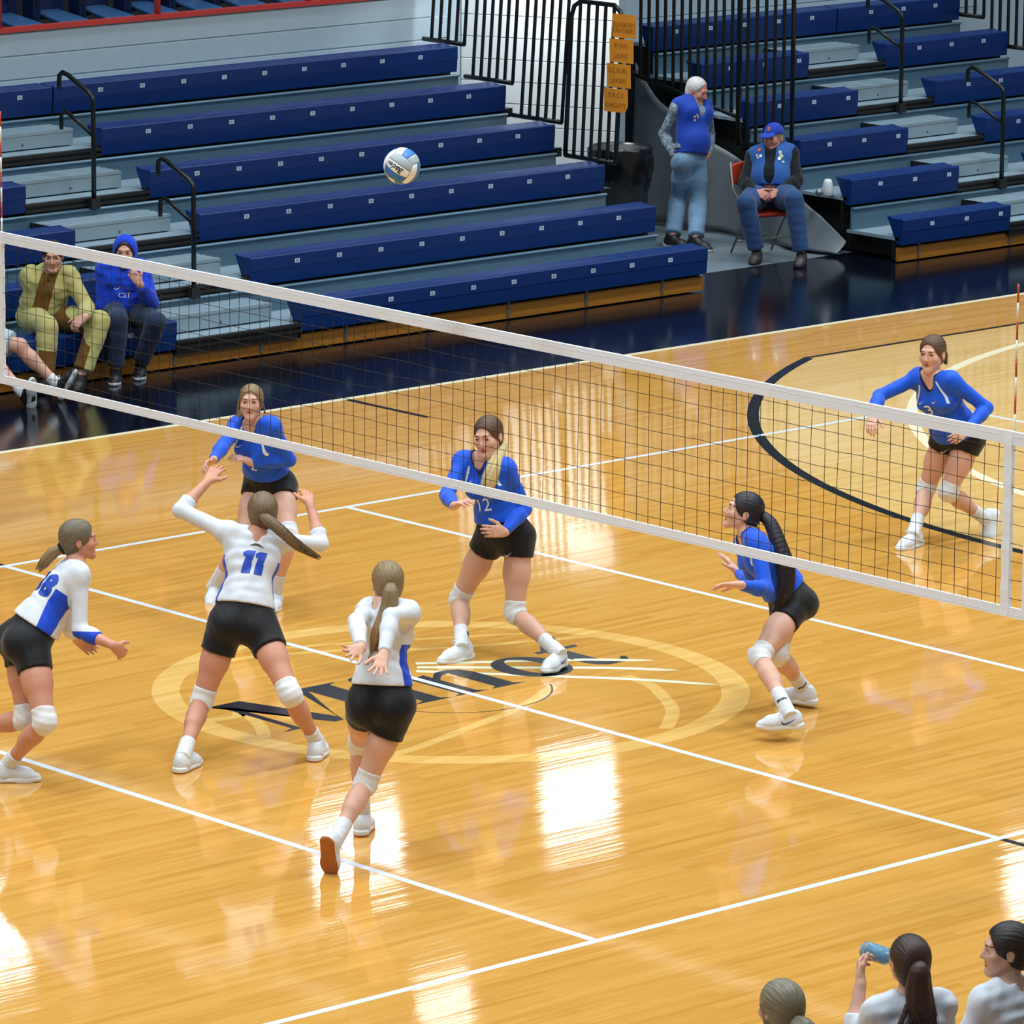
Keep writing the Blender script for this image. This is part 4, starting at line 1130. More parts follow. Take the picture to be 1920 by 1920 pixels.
        if wrinkle:
            ax = unit(s.rp + s.u * .4)
            S.ripple(lambda X, Y, Z: wrinkle * np.sin((X * ax[0] + Y * ax[1] + Z * ax[2]) * 70) * np.sin((X - Y + Z) * 40))
        o, P, F = sculpt_obj(name, S, material, s.root, s.base, attrs, 1); s.sm = (P, F); return o
    def trousers(s, material, e=.018, hi=(1.9, 1.9), top=.10, name='trousers', h=.009, loose=.012, attrs=None):
        j, c = s.J, s.sc; w = s.wt
        lo, hb = s.bounds(['pelvis', 'hipR', 'hipL', 'kneeR', 'kneeL', 'ankR', 'ankL'], .2); S = Sculpt(lo, hb, h)
        S.ell(j['pelvis'] + s.u * .035 * c, V3((.152 * w, .108 * w, .115)) * c + e, (s.rp, s.fp, s.u), .05)
        S.ell(j['pelvis'] + s.u * .11 * c, V3((.14 * w, .105 * w, .10)) * c + e, (s.rp, s.fp, s.u), .05)
        for q in (-1, 1): S.ell(j['pelvis'] + (s.rp * q * .072 - s.fp * .045 * w - s.u * .03) * c, .088 * w * c + e, None, .04)
        S.cut(s.P(0, 0, top), s.u)
        for f, q in zip('RL', hi):
            s.legm(S, f, e, 0., q, .035)
            kn, an = j['knee' + f], j['ank' + f]; p = lerp(kn, an, q - 1)
            S.cone(lerp(kn, an, .1), an, .062 * c + loose, .058 * c + loose, .03, caps=[(p, unit(an - kn))])
        a1, a2 = RNG.random(2) * 6
        S.ripple(lambda X, Y, Z: .0020 * np.sin(Z * 75 + a1 + 2.5 * np.sin(X * 23 + Y * 17)) * np.sin((X + Y) * 38 + a2 + Z * 9))
        o, P, F = sculpt_obj(name, S, material, s.root, s.base, attrs, 1); return o
    def kneepad(s, f, material, lo=.83, hi=1.13, e=.0055):
        j, c = s.J, s.sc; kn, hp, an = j['knee' + f], j['hip' + f], j['ank' + f]
        a, b = lerp(hp, kn, lo), lerp(kn, an, hi - 1); S = Sculpt(np.minimum(a, b) - .12, np.maximum(a, b) + .12, .0065)
        t1, t2 = unit(kn - hp), unit(an - kn)
        cp = [(a, -t1), (b, t2)]
        S.cone(a - t1 * .02, kn, (.062 * s.wt ** .5) * c + e, .056 * c + e, .02, caps=cp); S.cone(kn, b + t2 * .02, .056 * c + e, .051 * c + e, .02, caps=cp)
        S.ell(kn + s.leg[f] * .017 * c, V3((.048, .038, .060)) * c + e * .6, (unit(np.cross(s.leg[f], unit(t1 + t2))), s.leg[f], unit(t1 + t2)), .02, caps=cp)
        m = unit(t1 + t2)
        S.ripple(lambda X, Y, Z: .0012 * np.sin((X * m[0] + Y * m[1] + Z * m[2]) * 160))
        return sculpt_obj('knee_pad', S, material, s.root, s.base, None, 1)[0]
    def sock(s, f, material, lo=1.70):
        j, c = s.J, s.sc; kn, an = j['knee' + f], j['ank' + f]; a = lerp(kn, an, lo - 1); S = Sculpt(np.minimum(a, an) - .10, np.maximum(a, an) + .10, .006)
        t2 = unit(an - kn)
        S.cone(a - t2 * .02, an + t2 * .03, .044 * c, .043 * c, .02, caps=[(a, -t2), (an + t2 * .04, t2)])
        S.ripple(lambda X, Y, Z: .0014 * np.sin((X * t2[0] + Y * t2[1] + Z * t2[2]) * 330))
        o, P, F = sculpt_obj('sock', S, material, s.root, s.base, None, 1); s.sockm = getattr(s, 'sockm', {}); s.sockm[f] = (P, F, o); return o
    def shoe(s, f, m_up, m_sole, lace=None, h=.006, size=1., high=.0, stripe=None):
        j = s.J; c = s.sc * size * .96; d, up, sd = s.foot_frame(f); a = j['ank' + f]
        fl = a - up * .098 * s.sc                                    # ground point under the ankle
        B = lambda x, y, z: fl + (d * x + sd * y + up * z) * c
        lo, hi = np.minimum(B(-.1, 0, 0), B(.22, 0, .12)) - .12, np.maximum(B(-.1, 0, 0), B(.22, 0, .12)) + .12
        S = Sculpt(lo, hi, h)
        S.ell(B(-.045, 0, .055), V3((.045, .038, .060)) * c, (d, sd, up), .02)
        S.cone(B(-.03, 0, .05), B(-.012, 0, .105 + high), .040 * c, .040 * c, .02, caps=[(B(-.012, 0, .110 + high), unit(up - d * .35))])
        S.cone(B(-.02, 0, .045), B(.10, 0, .040), .042 * c, .044 * c, .03, flat=(up, .95))
        S.cone(B(.0, 0, .080), B(.11, 0, .044), .033 * c, .028 * c, .03)
        S.cone(B(.10, .002, .032), B(.158, .006, .026), .045 * c, .033 * c, .03, flat=(up, .72))
        S.cut(B(0, 0, .018), -up)
        o, P, Fq = sculpt_obj('shoe', S, m_up, s.root, s.base, None, 1); s.shoem = getattr(s, 'shoem', {}); s.shoem[f] = (P, Fq, o, B, d, sd, up)
        S = Sculpt(lo, hi, h * .9)
        cp = [(B(0, 0, .027), up), (B(0, 0, 0.), -up)]
        S.cone(B(-.055, 0, .01), B(.10, .002, .01), .042 * c, .049 * c, .02, flat=(up, .9), caps=cp); S.cone(B(.09, .002, .01), B(.158, .006, .016), .049 * c, .037 * c, .02, flat=(up, .9), caps=cp)
        S.cone(B(-.055, 0, .03), B(-.058, 0, .035), .041 * c, .040 * c, .02, caps=[(B(0, 0, .034), up), (B(0, 0, 0), -up)])
        so = sculpt_obj('sole', S, m_sole, o, s.base, {'panel': lambda P: (P - fl) @ up - .009 * c}, 1)[0]; so.matrix_parent_inverse = Matrix.Identity(4); 
        if lace:
            mb = MB()
            for k in range(5):
                x0 = .035 + .018 * k; z0 = .104 - .0115 * k
                mb.tube([B(x0, -.026, z0 - .010) - s.base, B(x0 + .004, -.012, z0 + .003) - s.base, B(x0, 0, z0 + .006) - s.base, B(x0 + .004, .012, z0 + .003) - s.base, B(x0, .026, z0 - .010) - s.base], .0028, 5)
            for q in (-1, 1):
                mb.tube([B(.035, 0, .112) - s.base, B(.045, .022 * q, .128) - s.base, B(.06, .036 * q, .112) - s.base, B(.05, .02 * q, .105) - s.base, B(.038, 0, .112) - s.base], .0024, 5)
            mb.build('laces', lace, o)
        return o, B
    def shoe_mark(s, f, side, m):
        P, F, o, B, d, sd, up = s.shoem[f]; v, fc = swoosh(.085)
        ux = -d * side if side > 0 else d
        s.decal('shoe_mark', (P, F), v, fc, B(-.005, .06 * side, .055), -d * side * -1 if side < 0 else -d, up, m, .002, o, reach=.06)
    def sock_mark(s, f, direction, m, sz=.03):
        P, F, o = s.sockm[f]; up = -unit(s.J['ank' + f] - s.J['knee' + f]); n = perp(direction, up); ux = np.cross(up, n)
        s.decal('sock_mark', (P, F), [(-sz / 2, -sz / 2), (sz / 2, -sz / 2), (sz / 2, sz / 2), (-sz / 2, sz / 2)], [(0, 1, 2, 3)], lerp(s.J['knee' + f], s.J['ank' + f], .82) + n * .05, ux, up, m, .0025, o, .012, .06)
    # ---------- hair
    def hair_cap(s, m, tie=None, e=.011, cutback=.0, low=-.05, h=.005, part=False, name='hair', grooves=.0012, locks=(), bun=None, sides=0., ears=True):
        """hair drawn over the skull towards the tie; locks: list of (points, radii) strands joined on"""
        c = s.sc * s.hs; F = s.HF(); H = s.H
        allp = [H(0, 0, 0)] + [V3(p) for L in locks for p in L[0]] + ([V3(bun[0])] if bun else [])
        lo, hi = np.min(allp, 0) - .16, np.max(allp, 0) + .16
        S = Sculpt(lo, hi, h)
        S.ell(H(0, -.016, .036), V3((.073, .092, .080)) * c + e, F, .02)
        S.ell(H(0, -.045, -.02), V3((.060, .058, .066)) * c + e * .8, F, .03)
        if sides:
            for q in (-1, 1): S.cone(H(.066 * q, .012, .02), H(.058 * q, .0, -.02 - sides), .020 * c, .016 * c, .02)
        # open the face and the nape
        S.ell(H(0, .100 - cutback, -.026), V3((.071, .080, .106)) * c, F, .012, 's')
        S.cut(H(0, -.02, low), unit(-s.hu * .9 + s.hf * .45))
        if ears:
            for q in (-1, 1): S.ell(H(.080 * q, -.006, -.012), V3((.016, .022, .028)) * c, F, .008, 's')
        t = V3(tie) if tie is not None else H(0, -.11, .03)
        ax = unit(t - H(0, .02, .03)); e1 = perp(s.hu if abs(ax @ s.hu) < .9 else s.hf, ax); e2 = np.cross(ax, e1); o0 = H(0, .0, .03)
        def strand(P):
            q = P - o0; return np.arctan2(q @ e1, q @ e2) / 6.2832 * 4 + .3 * (q @ ax)
        if grooves:
            def rp(X, Y, Z):
                a = (X - o0[0]) * e1[0] + (Y - o0[1]) * e1[1] + (Z - o0[2]) * e1[2]; b = (X - o0[0]) * e2[0] + (Y - o0[1]) * e2[1] + (Z - o0[2]) * e2[2]
                return grooves * np.sin(np.arctan2(a, b) * 34 + 2 * np.sin(a * 60))
            S.ripple(rp)
        if bun: S.ell(bun[0], bun[1], F, .02)
        for pts, rad in locks:
            for i in range(len(pts) - 1): S.cone(pts[i], pts[i + 1], rad[i], rad[i + 1], .008)
        def along(P): return np.zeros(len(P)) + (P - o0) @ ax * 4
        return sculpt_obj(name, S, m, s.root, s.base, {'strand': strand, 'along': along}, 1)[0]
    def ponytail(s, m, pts, rad, n=9, h=.005, seed=1, wisps=5, parent=None, spread=1.0, name='ponytail'):
        """tail of several locks that follow the given centre line and part towards the tip"""
        r = np.random.default_rng(seed); pts = [V3(p) for p in pts]; N = len(pts)
        # resample smooth
        C, Rr = [], []
        for i in range(N - 1):
            p0, p1, p2, p3 = pts[max(i - 1, 0)], pts[i], pts[i + 1], pts[min(i + 2, N - 1)]
            for k in range(5):
                u = k / 5; C.append(.5 * ((2 * p1) + (p2 - p0) * u + (2 * p0 - 5 * p1 + 4 * p2 - p3) * u * u + (3 * p1 - p0 - 3 * p2 + p3) * u ** 3)); Rr.append(rad[i] * (1 - u) + rad[i + 1] * u)
        C.append(pts[-1]); Rr.append(rad[-1]); C = np.array(C); Rr = np.array(Rr); M = len(C)
        S = Sculpt(C.min(0) - .07, C.max(0) + .07, h)
        T = np.gradient(C, axis=0); T /= np.linalg.norm(T, axis=1)[:, None]
        u0 = perp((.3, .2, 1) if abs(T[0][2]) < .8 else (1, 0, 0), T[0]); U = []
        for i in range(M): u0 = perp(u0, T[i]); U.append(u0)
        U = np.array(U); Wv = np.cross(T, U)
        lines = []
        for q in range(n):
            a = 6.283 * q / n + r.random() * .5; rr = .55 if q else 0.; ph = r.random() * 6; end = M - int(r.random() * M * .18)
            L = []
            for i in range(end):
                t = i / (M - 1); aa = a + .12 * math.sin(2.2 * t + ph); o = Rr[i] * rr * (1 + spread * .35 * t)
                L.append(C[i] + (U[i] * math.cos(aa) + Wv[i] * math.sin(aa)) * o)
            lr = [max(.0032, Rr[i] * .52 * (1 - .55 * (i / (M - 1)) ** 2) * (1 if i < end - 4 else (end - i) / 5)) for i in range(end)]
            lines.append(L)
            for i in range(end - 1): S.cone(L[i], L[i + 1], lr[i], lr[i + 1], .007)
        cen = C; 
        def strand(P):
            out = np.zeros(len(P))
            for a in range(0, len(P), 4000):
                d = ((P[a:a + 4000, None, :] - cen[None]) ** 2).sum(2); i = d.argmin(1); q = P[a:a + 4000] - cen[i]
                out[a:a + 4000] = np.arctan2((q * U[i]).sum(1), (q * Wv[i]).sum(1)) / 6.2832 * 2.2
            return out
        def along(P): return np.zeros(len(P))
        o = sculpt_obj(name, S, m, parent or s.root, s.base, {'strand': strand, 'along': along}, 1)[0]
        if wisps:
            mb = MB()
            for q in range(wisps * 3):
                a = r.random() * 6.28; k0 = int(M * .15); rr = .9 + r.random() * .35; ph = r.random() * 6
                L = [C[i] + (U[i] * math.cos(a + .4 * math.sin(3 * i / M + ph)) + Wv[i] * math.sin(a + .4 * math.sin(3 * i / M + ph))) * Rr[i] * rr * (.6 + .55 * i / M) - s.base for i in range(k0, M)]
                mb.tube(L, [.0016] * (len(L) - 1) + [.0004], 4, caps=False)
            w = mb.build('loose_strands', m, o)
        return o
    def band_ring(s, m, c, ax, r, tr, name='hair_tie'):
        ax = unit(ax); u = perp((.2, .3, 1) if abs(ax[2]) < .8 else (1, 0, 0), ax); w = np.cross(ax, u)
        mb = MB(); mb.tube([V3(c) - s.base + (u * math.cos(a) + w * math.sin(a)) * r for a in np.linspace(0, 6.2832, 17)], tr, 8, caps=False)
        return mb.build(name, m, s.root)
    # ---------- flat print laid on cloth
    def decal(s, name, target, verts2d, faces, origin, ux, uy, m, off=.0035, parent=None, maxlen=.018, reach=.4):
        """project a flat outline (metres, centred) along -normal onto the target mesh"""
        ux, uy = unit(ux), unit(uy); nn = unit(np.cross(ux, uy))
        bm = bmesh.new(); vs = [bm.verts.new((x[0], x[1], 0)) for x in verts2d]
        for f in faces:
            try: bm.faces.new([vs[i] for i in f])
            except ValueError: pass
        for _ in range(4):
            ed = [e for e in bm.edges if e.calc_length() > maxlen]
            if not ed: break
            bmesh.ops.subdivide_edges(bm, edges=ed, cuts=1); bmesh.ops.triangulate(bm, faces=[f for f in bm.faces if len(f.verts) > 4])
        bvh = BVHTree.FromPolygons([Vector(p) for p in target[0]], [tuple(f) for f in target[1]])
        bm.verts.ensure_lookup_table(); out = []; bm.verts.index_update()
        for v in bm.verts:
            p = V3(origin) + ux * v.co[0] + uy * v.co[1]
            hit = bvh.ray_cast(Vector(p + nn * reach), Vector(-nn), 2 * reach)
            out.append((V3(hit[0]) + (V3(hit[1]) * .6 + nn * .4) * off if hit[0] is not None else p) - s.base)
        fs = [tuple(v.index for v in f.verts) for f in bm.faces]; bm.free()
        return mesh_obj(name, out, fs, m, parent or s.root, True)

def swoosh(sz):
    """tick-like curved mark, flat outline"""
    top = [(-.5, .02), (-.46, -.10), (-.36, -.16), (-.2, -.12), (.0, -.03), (.5, .22)]; bot = [(.5, .22), (.0, -.12), (-.2, -.24), (-.36, -.28), (-.5, -.22), (-.56, -.08)]
    v = [(x * sz, y * sz) for x, y in top + bot[1:]]
    n = len(v); f = []
    # strip between the two outlines
    T = top; B = list(reversed(bot))[:]
    vv = [(x * sz, y * sz) for x, y in T] + [(x * sz, y * sz) for x, y in B]
    f = [(i, i + 1, 6 + i + 1, 6 + i) for i in range(5)]
    return vv, f
# joint positions of every figure in metres (world space)
JOINTS = {
 'P2': {'ankR': (0.439, 2.804, 0.100), 'ankL': (0.589, 2.370, 0.100), 'pelvis': (0.703, 2.560, 0.763), 'hipR': (0.685, 2.643, 0.763), 'hipL': (0.721, 2.477, 0.763), 'neck': (0.480, 2.447, 1.196), 'head': (0.454, 2.446, 1.355), 'shR': (0.454, 2.595, 1.177), 'shL': (0.511, 2.294, 1.215), 'kneeR': (0.458, 2.539, 0.449), 'elR': (0.219, 2.437, 1.096), 'wrR': (0.016, 2.289, 1.050), 'fiR': (-0.078, 2.263, 1.032), 'kneeL': (0.558, 2.198, 0.504), 'elL': (0.663, 2.316, 0.963), 'wrL': (0.431, 2.423, 0.963), 'fiL': (0.340, 2.432, 1.004), 'ftdR': (-0.736, -0.663, -0.139), 'ftdL': (-0.705, -0.709, 0.000)},
 'P12': {'ankR': (0.540, 0.512, 0.100), 'ankL': (0.827, -0.049, 0.110), 'pelvis': (0.860, 0.473, 0.742), 'hipR': (0.823, 0.553, 0.742), 'hipL': (0.897, 0.394, 0.742), 'neck': (0.727, 0.530, 1.236), 'head': (0.748, 0.511, 1.386), 'shR': (0.664, 0.670, 1.214), 'shL': (0.791, 0.370, 1.192), 'kneeR': (0.757, 0.779, 0.306), 'elR': (0.445, 0.550, 1.040), 'wrR': (0.308, 0.326, 1.029), 'fiR': (0.304, 0.232, 1.072), 'kneeL': (0.830, 0.345, 0.280), 'elL': (0.927, 0.370, 0.920), 'wrL': (0.696, 0.299, 0.817), 'fiL': (0.595, 0.310, 0.834), 'ftdR': (-1.000, -0.027, 0.000), 'ftdL': (-0.924, -0.383, -0.000)},
 'PD': {'ankR': (1.291, -1.703, 0.120), 'ankL': (0.645, -2.218, 0.170), 'pelvis': (1.224, -1.657, 0.647), 'hipR': (1.266, -1.584, 0.647), 'hipL': (1.181, -1.731, 0.647), 'neck': (0.989, -1.511, 1.064), 'head': (0.990, -1.473, 1.200), 'shR': (1.074, -1.399, 0.962), 'shL': (0.919, -1.670, 1.045), 'kneeR': (0.982, -1.785, 0.382), 'elR': (1.211, -1.348, 0.706), 'wrR': (1.308, -1.113, 0.716), 'fiR': (1.275, -1.056, 0.792), 'kneeL': (0.779, -1.837, 0.406), 'elL': (0.852, -1.812, 0.795), 'wrL': (0.608, -1.839, 0.865), 'fiL': (0.516, -1.749, 0.863), 'ftdR': (-0.316, 0.949, 0.000), 'ftdL': (-0.760, 0.650, 0.000)},
 'P3': {'ankR': (5.069, 0.990, 0.100), 'pelvis': (5.448, 0.958, 0.712), 'hipR': (5.418, 1.040, 0.712), 'hipL': (5.478, 0.875, 0.712), 'neck': (5.193, 0.974, 1.159), 'head': (5.195, 0.979, 1.328), 'shR': (5.172, 1.096, 1.145), 'shL': (5.246, 0.817, 1.151), 'kneeR': (5.396, 1.195, 0.320), 'elR': (4.905, 1.186, 1.031), 'wrR': (4.701, 1.049, 0.938), 'fiR': (4.634, 0.995, 0.882), 'ankL': (5.701, 0.919, 0.118), 'kneeL': (5.339, 0.937, 0.350), 'elL': (5.445, 0.698, 0.953), 'wrL': (5.212, 0.649, 0.843), 'fiL': (5.119, 0.659, 0.798), 'ftdR': (-0.982, -0.191, -0.000), 'ftdL': (-0.425, -0.198, -0.883)},
 'P18': {'ankR': (-3.338, -0.030, 0.100), 'pelvis': (-3.173, 0.011, 0.774), 'hipR': (-3.202, -0.069, 0.774), 'hipL': (-3.144, 0.090, 0.774), 'neck': (-2.890, -0.091, 1.183), 'head': (-2.845, -0.063, 1.332), 'shR': (-2.973, -0.227, 1.169), 'shL': (-2.850, 0.063, 1.129), 'kneeR': (-3.285, -0.310, 0.387), 'elR': (-3.015, -0.284, 0.865), 'wrR': (-2.965, -0.528, 0.812), 'fiR': (-2.887, -0.519, 0.750), 'ankL': (-3.304, 0.319, 0.224), 'kneeL': (-3.232, -0.067, 0.350), 'elL': (-2.882, -0.003, 0.822), 'wrL': (-2.712, 0.135, 0.690), 'fiL': (-2.630, 0.156, 0.637), 'ftdR': (0.805, -0.594, 0.000), 'ftdL': (0.557, -0.321, -0.766)},
 'P11': {'ankR': (-1.695, -0.759, 0.100), 'ankL': (-2.433, -0.475, 0.100), 'pelvis': (-1.918, -0.371, 0.757), 'hipR': (-1.851, -0.428, 0.757), 'hipL': (-1.985, -0.315, 0.757), 'neck': (-1.739, -0.267, 1.228), 'head': (-1.650, -0.228, 1.355), 'shR': (-1.612, -0.345, 1.187), 'shL': (-1.886, -0.174, 1.254), 'kneeR': (-1.916, -0.796, 0.414), 'elR': (-1.314, -0.346, 1.130), 'wrR': (-1.256, -0.181, 1.326), 'fiR': (-1.215, -0.105, 1.382), 'kneeL': (-2.130, -0.260, 0.311), 'elL': (-1.998, 0.091, 1.351), 'wrL': (-1.773, 0.125, 1.483), 'fiL': (-1.691, 0.145, 1.542), 'ftdR': (0.788, 0.616, 0.000), 'ftdL': (0.898, 0.441, 0.000)},
 'PW': {'ankR': (-3.153, -2.647, 0.170), 'ankL': (-2.539, -2.152, 0.100), 'pelvis': (-2.751, -2.550, 0.828), 'hipR': (-2.711, -2.625, 0.828), 'hipL': (-2.791, -2.475, 0.828), 'neck': (-2.656, -2.474, 1.351), 'head': (-2.608, -2.433, 1.453), 'shR': (-2.616, -2.644, 1.317), 'shL': (-2.685, -2.343, 1.284), 'kneeR': (-2.838, -2.523, 0.400), 'elR': (-2.877, -2.774, 1.364), 'wrR': (-3.034, -2.897, 1.205), 'fiR': (-3.102, -2.943, 1.149), 'kneeL': (-2.611, -2.213, 0.525), 'elL': (-2.910, -2.533, 1.298), 'wrL': (-3.047, -2.730, 1.210), 'fiL': (-3.145, -2.751, 1.206), 'ftdR': (0.287, 0.241, -0.927), 'ftdL': (0.766, 0.643, 0.000)},
 'ST': {'ankR': (4.037, 9.363, 0.100), 'ankL': (4.323, 9.274, 0.100), 'pelvis': (4.314, 9.784, 0.500), 'hipR': (4.257, 9.847, 0.500), 'hipL': (4.371, 9.721, 0.500), 'neck': (4.349, 9.685, 0.850), 'head': (4.335, 9.634, 1.013), 'shR': (4.219, 9.825, 0.846), 'shL': (4.459, 9.565, 0.853), 'kneeR': (4.121, 9.436, 0.497), 'elR': (4.236, 9.749, 0.549), 'wrR': (4.430, 9.590, 0.499), 'fiR': (4.479, 9.505, 0.480), 'kneeL': (4.533, 9.301, 0.511), 'elL': (4.489, 9.402, 0.609), 'wrL': (4.319, 9.215, 0.575), 'fiL': (4.241, 9.240, 0.516), 'ftdR': (-0.743, -0.669, 0.000), 'ftdL': (-0.743, -0.669, 0.000)},
 'SB': {'ankR': (4.699, 9.315, 0.100), 'ankL': (4.995, 9.376, 0.100), 'pelvis': (4.968, 9.565, 0.500), 'hipR': (4.905, 9.622, 0.500), 'hipL': (5.032, 9.508, 0.500), 'neck': (4.960, 9.538, 0.868), 'head': (4.937, 9.488, 1.005), 'shR': (4.838, 9.644, 0.854), 'shL': (5.075, 9.434, 0.863), 'kneeR': (4.680, 9.251, 0.516), 'elR': (4.806, 9.607, 0.562), 'wrR': (5.057, 9.404, 0.533), 'fiR': (5.130, 9.338, 0.498), 'kneeL': (4.956, 9.117, 0.489), 'elL': (5.041, 9.292, 0.606), 'wrL': (4.871, 9.221, 0.783), 'fiL': (4.831, 9.271, 0.873), 'ftdR': (-0.669, -0.743, 0.000), 'ftdL': (-0.669, -0.743, 0.000)},
 'M1': {'ankR': (12.818, 11.427, 0.100), 'ankL': (12.892, 11.198, 0.100), 'pelvis': (13.029, 11.430, 0.790), 'hipR': (12.942, 11.423, 0.790), 'hipL': (13.117, 11.438, 0.790), 'neck': (13.144, 11.512, 1.347), 'head': (13.156, 11.483, 1.429), 'shR': (12.925, 11.523, 1.277), 'shL': (13.306, 11.505, 1.247), 'kneeR': (13.057, 11.614, 0.404), 'elR': (12.928, 11.674, 1.014), 'wrR': (12.918, 11.507, 0.812), 'fiR': (12.886, 11.415, 0.778), 'kneeL': (13.128, 11.419, 0.407), 'elL': (13.427, 11.586, 0.980), 'wrL': (13.273, 11.444, 0.821), 'fiL': (13.199, 11.386, 0.780), 'ftdR': (0.087, -0.996, 0.000), 'ftdL': (0.087, -0.996, 0.000)},
 'M2': {'ankR': (12.816, 10.331, 0.100), 'ankL': (13.011, 9.955, 0.100), 'pelvis': (13.139, 10.482, 0.560), 'hipR': (13.085, 10.551, 0.560), 'hipL': (13.193, 10.413, 0.560), 'neck': (13.277, 10.612, 0.977), 'head': (13.256, 10.578, 1.082), 'shR': (13.144, 10.747, 0.888), 'shL': (13.392, 10.456, 0.931), 'kneeR': (12.697, 10.360, 0.556), 'elR': (12.946, 10.635, 0.686), 'wrR': (12.852, 10.398, 0.623), 'fiR': (12.886, 10.303, 0.604), 'kneeL': (12.982, 10.030, 0.594), 'elL': (13.273, 10.286, 0.709), 'wrL': (13.026, 10.241, 0.631), 'fiL': (12.949, 10.311, 0.597), 'ftdR': (-0.788, -0.616, 0.000), 'ftdL': (-0.788, -0.616, 0.000)},
}
# ================================================================== PEOPLE
def yawv(a): return np.array((math.cos(math.radians(a)), math.sin(math.radians(a)), 0.))
CAMR = np.array((.7418, -.6706, 0.)); TOCAM = np.array((-.656, -.726, .205)); AWAY = -TOCAM; UP = np.array((0, 0, 1.))
def seg_dist(P, a, b):
    a, b = V3(a), V3(b); ab = b - a; t = np.clip((P - a) @ ab / (ab @ ab), 0, 1); return np.linalg.norm(P - a - t[:, None] * ab, axis=1)
def cone_dist(P, a, b, ra, rb):
    a, b = V3(a), V3(b); ab = b - a; t = np.clip((P - a) @ ab / (ab @ ab), 0, 1); return np.linalg.norm(P - a - t[:, None] * ab, axis=1) - (ra + (rb - ra) * t)
SK1 = skin_mat('skin_fair', lin('#d7a78f'), lin('#b0605a'))
SK2 = skin_mat('skin_tan', lin('#c98f74'), lin('#a85a50'))
SKM = skin_mat('skin_fair_male', lin('#d0a08a'), lin('#b87a6c'), .6)
SK3 = skin_mat('skin_aged', lin('#c98d7c'), lin('#9c5a54'), .8)
C_BLUE = lin('#0f55d6'); C_ROYAL = lin('#1747c8'); C_WHITE = lin('#d5d9df'); C_NAVY = lin('#101a44')
M_JBLUE = cloth_mat('blue_jersey_cloth', C_BLUE, lin('#dfe8f5'), .6, .35, c3=C_NAVY)
M_JWHITE = cloth_mat('white_jersey_cloth', C_WHITE, C_ROYAL, .65, .35, c3=C_ROYAL)
M_SHORT = cloth_mat('black_spandex', lin('#0a0a0d'), None, .6, .25)
M_PAD = cloth_mat('white_knee_pad_cloth', lin('#dddcda'), None, .7, .3, 30)
M_SOCK = cloth_mat('white_sock_knit', lin('#dedfe0'), None, .8, .3, 60)
M_SHOE = cloth_mat('white_shoe_mesh', lin('#dde1e5'), None, .5, .15, 60)
M_SOLEW = mat('white_sole_rubber', '#e6e6e2', .5, var=.04); M_GUM = cloth_mat('gum_outsole_rubber', lin('#e4e4e0'), lin('#b06a2c'), .5, .05)
M_LACE = mat('white_lace', '#f4f4f4', .7)
M_PRINTW = mat('white_print', '#dfe6f0', .5, var=.03); M_PRINTB = mat('blue_print', '#1440b0', .5, var=.04); M_PRINTK = mat('black_print', '#15171c', .5)
M_TIEBLK = mat('black_hair_tie', '#0c0c0f', .7); 
HAIR_BROWN = hair_mat('hair_light_brown', lin('#4d3b29'), lin('#8a7150')); HAIR_DKBLONDE = hair_mat('hair_dark_blonde', lin('#5d4a33'), lin('#a98d62'))
HAIR_BLACK = hair_mat('hair_black', lin('#0d0b0e'), lin('#2a2229')); HAIR_BLONDE = hair_mat('hair_blonde_tail', lin('#b59a5e'), lin('#e9d9a4'))
HAIR_MED = hair_mat('hair_medium_brown', lin('#3c281a'), lin('#6d4e34')); HAIR_ASH = hair_mat('hair_ash_brown', lin('#4d4435'), lin('#857760'))

def raglan(s, w=.0062):
    """white piping from collar to armpit and navy collar edge of the blue jerseys"""
    c = s.sc; j = s.J; nk = j['neck']
    def f(P):
        d = np.full(len(P), 1.)
        for q, f_ in ((1, 'R'), (-1, 'L')):
            for sg in (1, -1):
                A = nk + s.rc * q * .062 * c + s.fc * sg * .035 * c - s.u * .005 * c; M = nk + s.rc * q * .095 * c + s.fc * sg * .085 * c - s.u * .065 * c; B = nk + s.rc * q * .122 * c + s.fc * sg * .09 * c - s.u * .125 * c
                d = np.minimum(d, np.minimum(seg_dist(P, A, M), seg_dist(P, M, B)) - .026)
        # thin the band: only where close to the tilted seam plane
        e = np.full(len(P), 1.)
        for q in (1, -1):
            A = nk + s.rc * q * .062 * c; B = nk + s.rc * q * .130 * c - s.u * .16 * c; n = perp(np.cross(s.fc, B - A), s.fc)
            e = np.minimum(e, np.abs((P - A) @ n) - w)
        return np.maximum(d, e)
    def g(P):
        up = unit(j['head'] - nk + s.u * .1)
        d = np.minimum(cone_dist(P, nk - s.u * .012 * c, nk + up * .2, .066 * c, .079 * c), cone_dist(P, nk + s.fc * .045 * c + s.u * .02 * c, nk + s.fc * .10 * c - s.u * .05 * c, .045 * c, .010 * c))
        return d - .012
    return {'panel': f, 'panel2': g}
